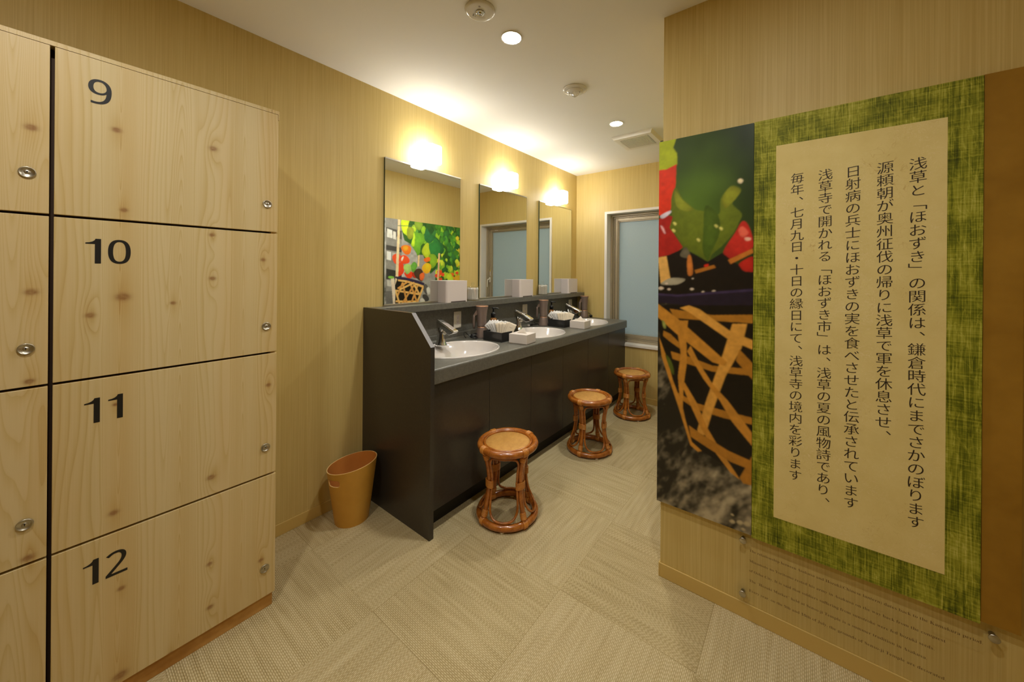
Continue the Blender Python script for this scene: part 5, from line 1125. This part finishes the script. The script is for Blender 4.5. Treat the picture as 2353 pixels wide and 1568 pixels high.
# ================================================================== rattan stools
def stool():
    t = thing('rattan_stool', 'x', 'stool', (0, 0, 0), 0, 'rattan stools')
    RT, ZT = .147, .383
    MB().lathe([(0, ZT + .008), (.09, ZT + .0075), (.126, ZT + .006), (.128, ZT - .002), (0, ZT - .002)], 48).build('woven_seat', 'seat', t)
    m = MB(); m.tube([(RT * math.cos(2 * PI * k / 64), RT * math.sin(2 * PI * k / 64), ZT) for k in range(64)], .0175, 14, closed=True)
    m.tube([(.1245 * math.cos(2 * PI * k / 56), .1245 * math.sin(2 * PI * k / 56), ZT + .0085) for k in range(56)], .0065, 10, closed=True)
    m.build('seat_rim', 'rat', t)
    MB().tube([(.150 * math.cos(2 * PI * k / 64), .150 * math.sin(2 * PI * k / 64), .0225) for k in range(64)], .0175, 14, closed=True).build('base_ring', 'rat', t)
    def rz(z):
        P = [(.030, .150), (.08, .135), (.14, .121), (.20, .115), (.26, .117), (.31, .126), (.372, .141)]
        for (a, ra), (b, rb) in zip(P[:-1], P[1:]):
            if z <= b: return ra + (rb - ra) * max(0, (z - a) / (b - a))
        return P[-1][1]
    def pol(r, a, z): return (r * math.cos(a), r * math.sin(a), z)
    def wrap(mb, c, ax, u, ru, rv, n, pitch, r=.0034):
        """n turns of cane strip wound about axis ax at c; elliptic section ru along u"""
        ax = Vector(ax).normalized(); u = Vector(u); u = (u - ax * u.dot(ax)).normalized(); v = ax.cross(u)
        for i in range(n):
            o = Vector(c) + ax * ((i - (n - 1) / 2) * pitch)
            mb.tube([o + u * ru * math.cos(2 * PI * k / 20) + v * rv * math.sin(2 * PI * k / 20) for k in range(20)], r, 6, closed=True)
    for q in range(4):
        a = q * PI / 2
        leg = MB().tube(crom([pol(.150, a, .030), pol(.135, a, .08), pol(.121, a, .14), pol(.115, a, .20), pol(.117, a, .26), pol(.126, a, .31), pol(.143, a, .374)], 5), .0128, 12).build('leg', 'rat', t)
        tg = Vector((-math.sin(a), math.cos(a), 0)); rd = Vector((math.cos(a), math.sin(a), 0))
        b = MB(); wrap(b, pol(.1145, a, .205), (0, 0, 1), tg, .0255, .0140, 7, .0052); b.build('binding', 'bind', leg); b = MB()
        wrap(b, pol(RT, a, ZT), tg, (0, 0, 1), .0182, .0182, 6, .0050, .0030)
        wrap(b, pol(.135, a, .347), (.3 * rd.x, .3 * rd.y, 1), tg, .0135, .0135, 5, .0052)
        b.build('binding', 'bind', leg); b = MB()
        wrap(b, pol(.150, a, .0225), tg, (0, 0, 1), .0182, .0182, 5, .0050, .0030)
        wrap(b, pol(.1405, a, .060), (-.35 * rd.x, -.35 * rd.y, 1), tg, .0135, .0135, 6, .0052)
        b.build('binding', 'bind', leg)
        h = a + PI / 4; S = []
        top = [(0, .351, .125), (.34, .351, .127), (.53, .343, .127), (.632, .318, .1245)]
        sd = [(z, (PI / 4) - .0195 / rz(z)) for z in (.29, .25, .205, .16)]
        bot = [(.60, .110, .126), (.50, .074, .138), (.30, .052, .147), (0, .047, .150)]
        half = [(d, z, r) for d, z, r in top] + [(d, z, rz(z) - .002) for z, d in sd] + bot
        R_ = [pol(r, h + d, z) for d, z, r in half]; L_ = [pol(r, h - d, z) for d, z, r in half[1:-1]]
        MB().tube(crom(R_ + L_[::-1], 5, True), .0062, 9, closed=True).build('hoop', 'rat', t)
        MB().lathe([(.009, 0), (.011, .001), (.011, .006), (0, .0065)], 16, c=pol(.150, h, 0)).build('glide', 'offwhite', t)
    return t
STOOLS = [((.781, 1.508), -55, 'rattan stool with woven seat nearest the camera, in front of the dark end panel'),
          ((.795, 2.430), -26, 'middle rattan stool with woven seat, facing the second basin'),
          ((.800, 3.255), -24, 'rattan stool with woven seat farthest back, below the window')]
st0 = stool()
for k, ((x, y), off, lab) in enumerate(STOOLS):
    a = math.atan2(0 - y, 2.0423 - x) + math.radians(off)
    if k == 0: st0.location = (x, y, 0); st0.rotation_euler = (0, 0, a); st0['label'] = lab
    else: dup(st0, (x, y, 0), a, lab)

# ================================================================== waste bin
def bin_():
    t = thing('waste_bin', 'bentwood waste bin with slanted rim and hand slot beside the dark vanity panel', 'waste bin', (.154, .983, 0))
    th0 = math.radians(36.89)                      # the rim rises towards this bearing
    R0, R1 = .082, .120
    def P(a, v, off=0.0):
        top = .293
        r = R0 + (R1 - R0) * v
        for _ in range(3): zt = top +   .155 * r * math.cos(a - th0)
        return Vector(((r + off) * math.cos(a), (r + off) * math.sin(a), .0 + zt * v if True else 0))
    na, nv = 320, 120
    ac = th0 + math.radians(180 + 65); vc = .825; ha, hv = .37, .062
    def inside(a, v):
        d = (a - ac + PI) % (2 * PI) - PI; k = ha - .16
        dx = max(0, abs(d) - k) / .16; dv = (v - vc) / hv
        # flat on top, rounded below
        return dx * dx + dv * dv
    out = MB(); T = .004
    grid = lambda off: [[P(2 * PI * i / na, j / nv, off) for j in range(nv + 1)] for i in range(na)]
    keep = [[inside(2 * PI * (i + .5) / na, (j + .5) / nv) > 1.0 for j in range(nv)] for i in range(na)]
    # snap cells: two shells and the ply edge between them
    go, gi = grid(0), grid(-T)
    vo = [p for row in go for p in row]; vi = [p for row in gi for p in row]; nn = nv + 1; N = len(vo)
    fo, fi, fe = [], [], []
    for i in range(na):
        i2 = (i + 1) % na
        for j in range(nv):
            if not keep[i][j]: continue
            fo.append((i * nn + j, i2 * nn + j, i2 * nn + j + 1, i * nn + j + 1)); fi.append((i * nn + j + N, i * nn + j + 1 + N, i2 * nn + j + 1 + N, i2 * nn + j + N))
            if j == nv - 1: fe.append((i * nn + nv, i2 * nn + nv, i2 * nn + nv + N, i * nn + nv + N))
            for (di, dj, q) in ((0, 1, (i * nn + j + 1, i2 * nn + j + 1)), (0, -1, (i2 * nn + j, i * nn + j)), (1, 0, (i2 * nn + j + 1, i2 * nn + j)), (-1, 0, (i * nn + j, i * nn + j + 1))):
                jj = j + dj; ii = (i + di) % na
                if 0 <= jj < nv and not keep[ii][jj]: fe.append((q[0], q[1], q[1] + N, q[0] + N))
    sh = MB(); sh.add(vo + vi, [], 0)
    for fs, mi in ((fo, 0), (fi, 1), (fe, 2)):
        for q in fs: sh.f.append(q); sh.mi.append(mi); sh.sm.append(mi != 2)
    sh.build('side_wall', ['bin', 'binin', 'binedge'], t, fix=False)
    MB().lathe([(R0 - .0045, .002), (R0 - .0045, .010), (0, .010)], 60).build('bottom', 'binin', t)
bin_()

# ================================================================== the printed panels
import numpy as np
def vnoise(nz, nx, sz, sx, seed):
    """smooth value noise on an nz x nx raster, feature size sz, sx cells"""
    r = np.random.RandomState(seed); gz, gx = int(nz / sz) + 3, int(nx / sx) + 3; g = r.rand(gz, gx)
    z = np.arange(nz) / sz; x = np.arange(nx) / sx; iz = z.astype(int); ix = x.astype(int); fz = z - iz; fx = x - ix
    fz = (fz * fz * (3 - 2 * fz))[:, None]; fx = (fx * fx * (3 - 2 * fx))[None]
    A = g[iz][:, ix]; B = g[iz][:, ix + 1]; Cc = g[iz + 1][:, ix]; D = g[iz + 1][:, ix + 1]
    return (A * (1 - fx) + B * fx) * (1 - fz) + (Cc * (1 - fx) + D * fx) * fz
def raster(shapes, a0, a1, b0, b1, cell, bg, gain=1.0, var=.22, seed=1):
    nx, nz = int((a1 - a0) / cell), int((b1 - b0) / cell)
    xs = a0 + (np.arange(nx) + .5) * (a1 - a0) / nx; zs = b0 + (np.arange(nz) + .5) * (b1 - b0) / nz
    img = bg(nx, nz, xs, zs)
    tex = (.55 * vnoise(nz, nx, 14, 14, seed) + .3 * vnoise(nz, nx, 6, 6, seed + 1) + .15 * vnoise(nz, nx, 3, 3, seed + 2)) * 2 * var + (1 - var)
    for c, sm, pts in shapes:
        P = [Vector((a, b, 0)) for a, b in pts]
        if sm: P = crom(P, 4, True)
        px = np.array([p.x for p in P]); pz = np.array([p.y for p in P])
        i0, i1 = np.searchsorted(xs, [px.min(), px.max()]); j0, j1 = np.searchsorted(zs, [pz.min(), pz.max()])
        if i1 <= i0 or j1 <= j0: continue
        X = xs[i0:i1][None]; Z = zs[j0:j1][:, None]; ins = np.zeros((j1 - j0, i1 - i0), bool)
        for k in range(len(P)):
            xa, za, xb, zb = px[k - 1], pz[k - 1], px[k], pz[k]
            if za == zb: continue
            ins ^= ((za > Z) != (zb > Z)) & (X < (xb - xa) * (Z - za) / (zb - za) + xa)
        # leaves and fruit are rounder towards their middle in the print
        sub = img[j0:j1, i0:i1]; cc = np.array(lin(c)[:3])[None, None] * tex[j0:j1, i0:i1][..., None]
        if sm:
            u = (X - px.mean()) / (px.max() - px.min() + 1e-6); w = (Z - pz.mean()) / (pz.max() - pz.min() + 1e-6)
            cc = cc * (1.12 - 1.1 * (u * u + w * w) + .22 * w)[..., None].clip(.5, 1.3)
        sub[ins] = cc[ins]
    return img * gain, nx, nz
def soften(img, r):
    k = np.exp(-.5 * (np.arange(-3 * int(r + 1), 3 * int(r + 1) + 1) / r) ** 2); k /= k.sum(); h = len(k) // 2
    for ax in (0, 1):
        pad = [(0, 0)] * 3; pad[ax] = (h, h); q = np.pad(img, pad, mode='edge'); out = np.zeros_like(img)
        for i, w in enumerate(k):
            sl = [slice(None)] * 3; sl[ax] = slice(i, i + img.shape[ax]); out += w * q[tuple(sl)]
        img = out
    return img
def inkmesh(shapes, ext, cell, step, bg, r, mapf, name, parent, gain, seed):
    a0, a1, b0, b1 = ext
    img, nx, nz = raster(shapes, a0, a1, b0, b1, cell, bg, gain, seed=seed); img = soften(img, r)
    ix = list(range(0, nx, step)); iz = list(range(0, nz, step)); m, n = len(ix), len(iz)
    av = np.linspace(a0, a1, m); bv = np.linspace(b0, b1, n)
    vs = [mapf(float(a), float(b)) for b in bv for a in av]
    fs = [(j * m + i, j * m + i + 1, (j + 1) * m + i + 1, (j + 1) * m + i) for j in range(n - 1) for i in range(m - 1)]
    me = bpy.data.meshes.new(name); me.from_pydata(vs, [], fs); me.materials.append(MAT['ink'])
    ca = me.color_attributes.new('ink', 'FLOAT_COLOR', 'POINT')
    col = np.ones((n, m, 4), np.float32); col[..., :3] = img[np.ix_(iz, ix)].clip(0, .95)
    ca.data.foreach_set('color', col.reshape(-1))
    o = bpy.data.objects.new(name, me); COL.objects.link(o); o.parent = parent
    return o
def bg_front(nx, nz, xs, zs):
    n = .5 * vnoise(nz, nx, 46, 34, 3) + .35 * vnoise(nz, nx, 20, 12, 4) + .15 * vnoise(nz, nx, 8, 6, 5)
    # soft streaks leaning to the right
    sh = np.zeros_like(n)
    for j in range(nz): sh[j] = np.roll(n[j], int(j * .45))
    up = ((zs[:, None] - .62) * -1.3 + (xs[None] - 1.72) * 1.5).clip(-.3, .55)
    f = ((sh - .42) * 2.0 + up).clip(0, 1)[..., None]
    lo, hi = np.array(lin((30, 26, 18))[:3]), np.array(lin((150, 138, 112))[:3])
    img = lo + (hi - lo) * f ** 1.4
    leaf = zs > 1.32
    g = np.exp(-(((xs[None] - 1.70) / .13) ** 2 + ((zs[:, None] - 1.58) / .24) ** 2))[..., None]
    t = (vnoise(nz, nx, 60, 40, 8) * .5 + .75)[..., None]
    lf = (np.array(lin((30, 42, 16))[:3]) + (np.array(lin((76, 102, 30))[:3]) - np.array(lin((30, 42, 16))[:3])) * g) * t
    img[leaf] = lf[leaf]
    return img
def bg_side(nx, nz, xs, zs):
    n = .6 * vnoise(nz, nx, 30, 60, 13) + .4 * vnoise(nz, nx, 10, 14, 14)
    lo, hi = np.array(lin((96, 94, 90))[:3]), np.array(lin((176, 174, 168))[:3])
    img = lo + (hi - lo) * n[..., None]
    d = zs < 1.15; n2 = (.5 * vnoise(nz, nx, 16, 16, 15) + .5 * vnoise(nz, nx, 7, 7, 16))[..., None] ** 2
    img[d] = (np.array(lin((60, 58, 54))[:3]) + np.array(lin((170, 168, 160))[:3]) * n2)[d]
    return img
YQ = 1.5787
def panels():
    x0, x1, x2, x3, z0, z1 = 1.553, 1.8998, 2.448, 2.5205, .3300, 1.8600
    # big photo panel
    t = thing('photo_panel', 'tall photo print of red lantern fruit, green leaf and woven basket, at the wall end', 'picture', (x0, YP, z0))
    o = MB().box((x0, YQ, z0), (x1 - .0012, YP - .0005, z1)).build('board', 'board', t)
    for v in o.data.vertices: v.co -= Vector((x0, YP, z0))
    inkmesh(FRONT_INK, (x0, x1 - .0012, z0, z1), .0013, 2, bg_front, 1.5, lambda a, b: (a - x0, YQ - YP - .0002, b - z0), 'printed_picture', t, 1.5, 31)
    # green text panel
    g = thing('calligraphy_panel', 'green fibre panel with cream paper and five columns of brush writing', 'sign', (x1, YP, z0))
    off = Vector((x1, YP, z0))
    def P(mb, n, m, **k):
        o = mb.build(n, m, g, **k)
        for v in o.data.vertices: v.co -= off
        return o
    P(MB().box((x1, YQ - .001, z0 - .006), (x2, YP - .0005, z1 + .001)), 'board', 'green')
    P(MB().box((1.967, YQ - .0018, .428), (2.380, YQ - .0011, 1.760)), 'cream_sheet', 'paper')
    cols = ['浅草と「ほおずき」の関係は、鎌倉時代にまでさかのぼります', '源頼朝が奥州征伐の帰りに浅草で軍を休息させ、', '日射病の兵士にほおずきの実を食べさせたと伝承されています',
            '浅草寺で開かれる「ほおずき市」は、浅草の夏の風物詩であり、', '毎年、七月九日・十日の縁日にて、浅草寺の境内を彩ります']
    cx = [2.3205, 2.2495, 2.1745, 2.1045, 2.0285]
    ends = [.537, None, .539, .517, .579]; top = 1.655
    for ci, txt in enumerate(cols):
        n = len(txt); mb = MB()
        pitch = (top - (ends[ci] if ends[ci] else .780)) / n
        for i, ch in enumerate(txt):
            q = {'「': '﹁', '」': '﹂'}.get(ch, ch); size = .0405 if ch not in 'とのにきりくですまれるは' else .0395
            vv, ff = glyphs(q, size, (.000, .009), .10 if ch not in '「」、・' else 0.0)
            ox = cx[ci] - size * .5; oz = top - (i + .5) * pitch - size * .38
            if ch == '、': ox += size * .58; oz += size * .50
            mb.add([(ox + a, YQ - .0021, oz + b) for a, b in vv], ff)
        P(mb, 'text_column', 'ink_t', fix=False)
    # brown panel
    b = MB().box((x2 + .0012, YQ + .002, z0), (x3, YP - .0005, z1 + .003)).build('plain_panel', 'brownpaper', bevel=.0008)
    tag(b, 'narrow plain brown paper panel right of the green writing panel', 'panel')
    # picture on the side of the same wall block, seen in the first mirror
    s = thing('lantern_plant_picture', 'large print of orange lantern plants in a basket, reflected in the nearest mirror', 'picture', (XP, 1.62, z0))
    ys0, ys1 = 1.62, 3.279
    bo = MB().box((XP - .019, ys0, z0), (XP - .0005, ys1, z1 + .02)).build('board', 'board', s)
    for v in bo.data.vertices: v.co -= Vector((XP, 1.62, z0))
    inkmesh(SIDE_INK, (ys0, ys1, z0, z1 + .02), .0025, 2, bg_side, .8, lambda a, q: (-.0192, a - 1.62, q - z0), 'printed_picture', s, 1.7, 41)
panels()

def acrylic():
    x0, x1, z0, z1, y = 1.850, 2.4875, .064, .306, 1.582
    t = thing('acrylic_caption_plate', 'clear acrylic caption plate with five English lines below the green panel', 'sign', (x0, YP, z0))
    off = Vector((x0, YP, z0))
    def P(mb, n, m, **k):
        o = mb.build(n, m, t, **k)
        for v in o.data.vertices: v.co -= off
        return o
    P(MB().box((x0, y, z0), (x1, y + .004, z1)), 'plate', 'plate')
    for i, (x, z) in enumerate(((1.872, .298), (1.872, .098), (2.474, .296), (2.474, .098))):
        m = MB().lathe([(.0070, -.0005), (.0070, -.0172), (.0112, -.0175), (.0115, -.0200), (.0102, -.0214), (0, -.0216)], 28, 0, True, (x, YP, z), 'y')
        P(m, 'standoff_bolt', 'steel')
    lines = ['The relationship between Asakusa and Hozuki(Chinese lantern) dates back to the Kamakura period.', 'Minamoto no Yoritomo rested his army in Asakusa on the way back from the conquest',
             'of Oshu City, It is said that soldiers suffering from sunstroke were fed hozuki seeds.', 'The “Hozuki Market” held at Senso-ji Temple is a summer tradition in Asakusa.',
             'Every year, on the 9th and 10th of July, the grounds of Senso-ji Temple are decorated.']
    xe = [2.454, 2.384, 2.362, 2.347, 2.385]; zb = [.2670, .2285, .1925, .1555, .1185]
    def mathb(c):
        if 'A' <= c <= 'Z': return chr(0x1D400 + ord(c) - 65)
        if 'a' <= c <= 'z': return chr(0x1D41A + ord(c) - 97)
        if '0' <= c <= '9': return chr(0x1D7CE + ord(c) - 48)
        return c
    for ln, e, z in zip(lines, xe, zb):
        sz = .0128; vs = glyphs(''.join(mathb(c) for c in ln), sz, (.021, .004))
        w = max(a for a, b in vs[0]); k = (e - 1.893) / w
        mb = MB(); mb.add([(1.893 + a * k, y - .0004, z + b) for a, b in vs[0]], vs[1])
        P(mb, 'caption_line', 'small_t', fix=False)
acrylic()
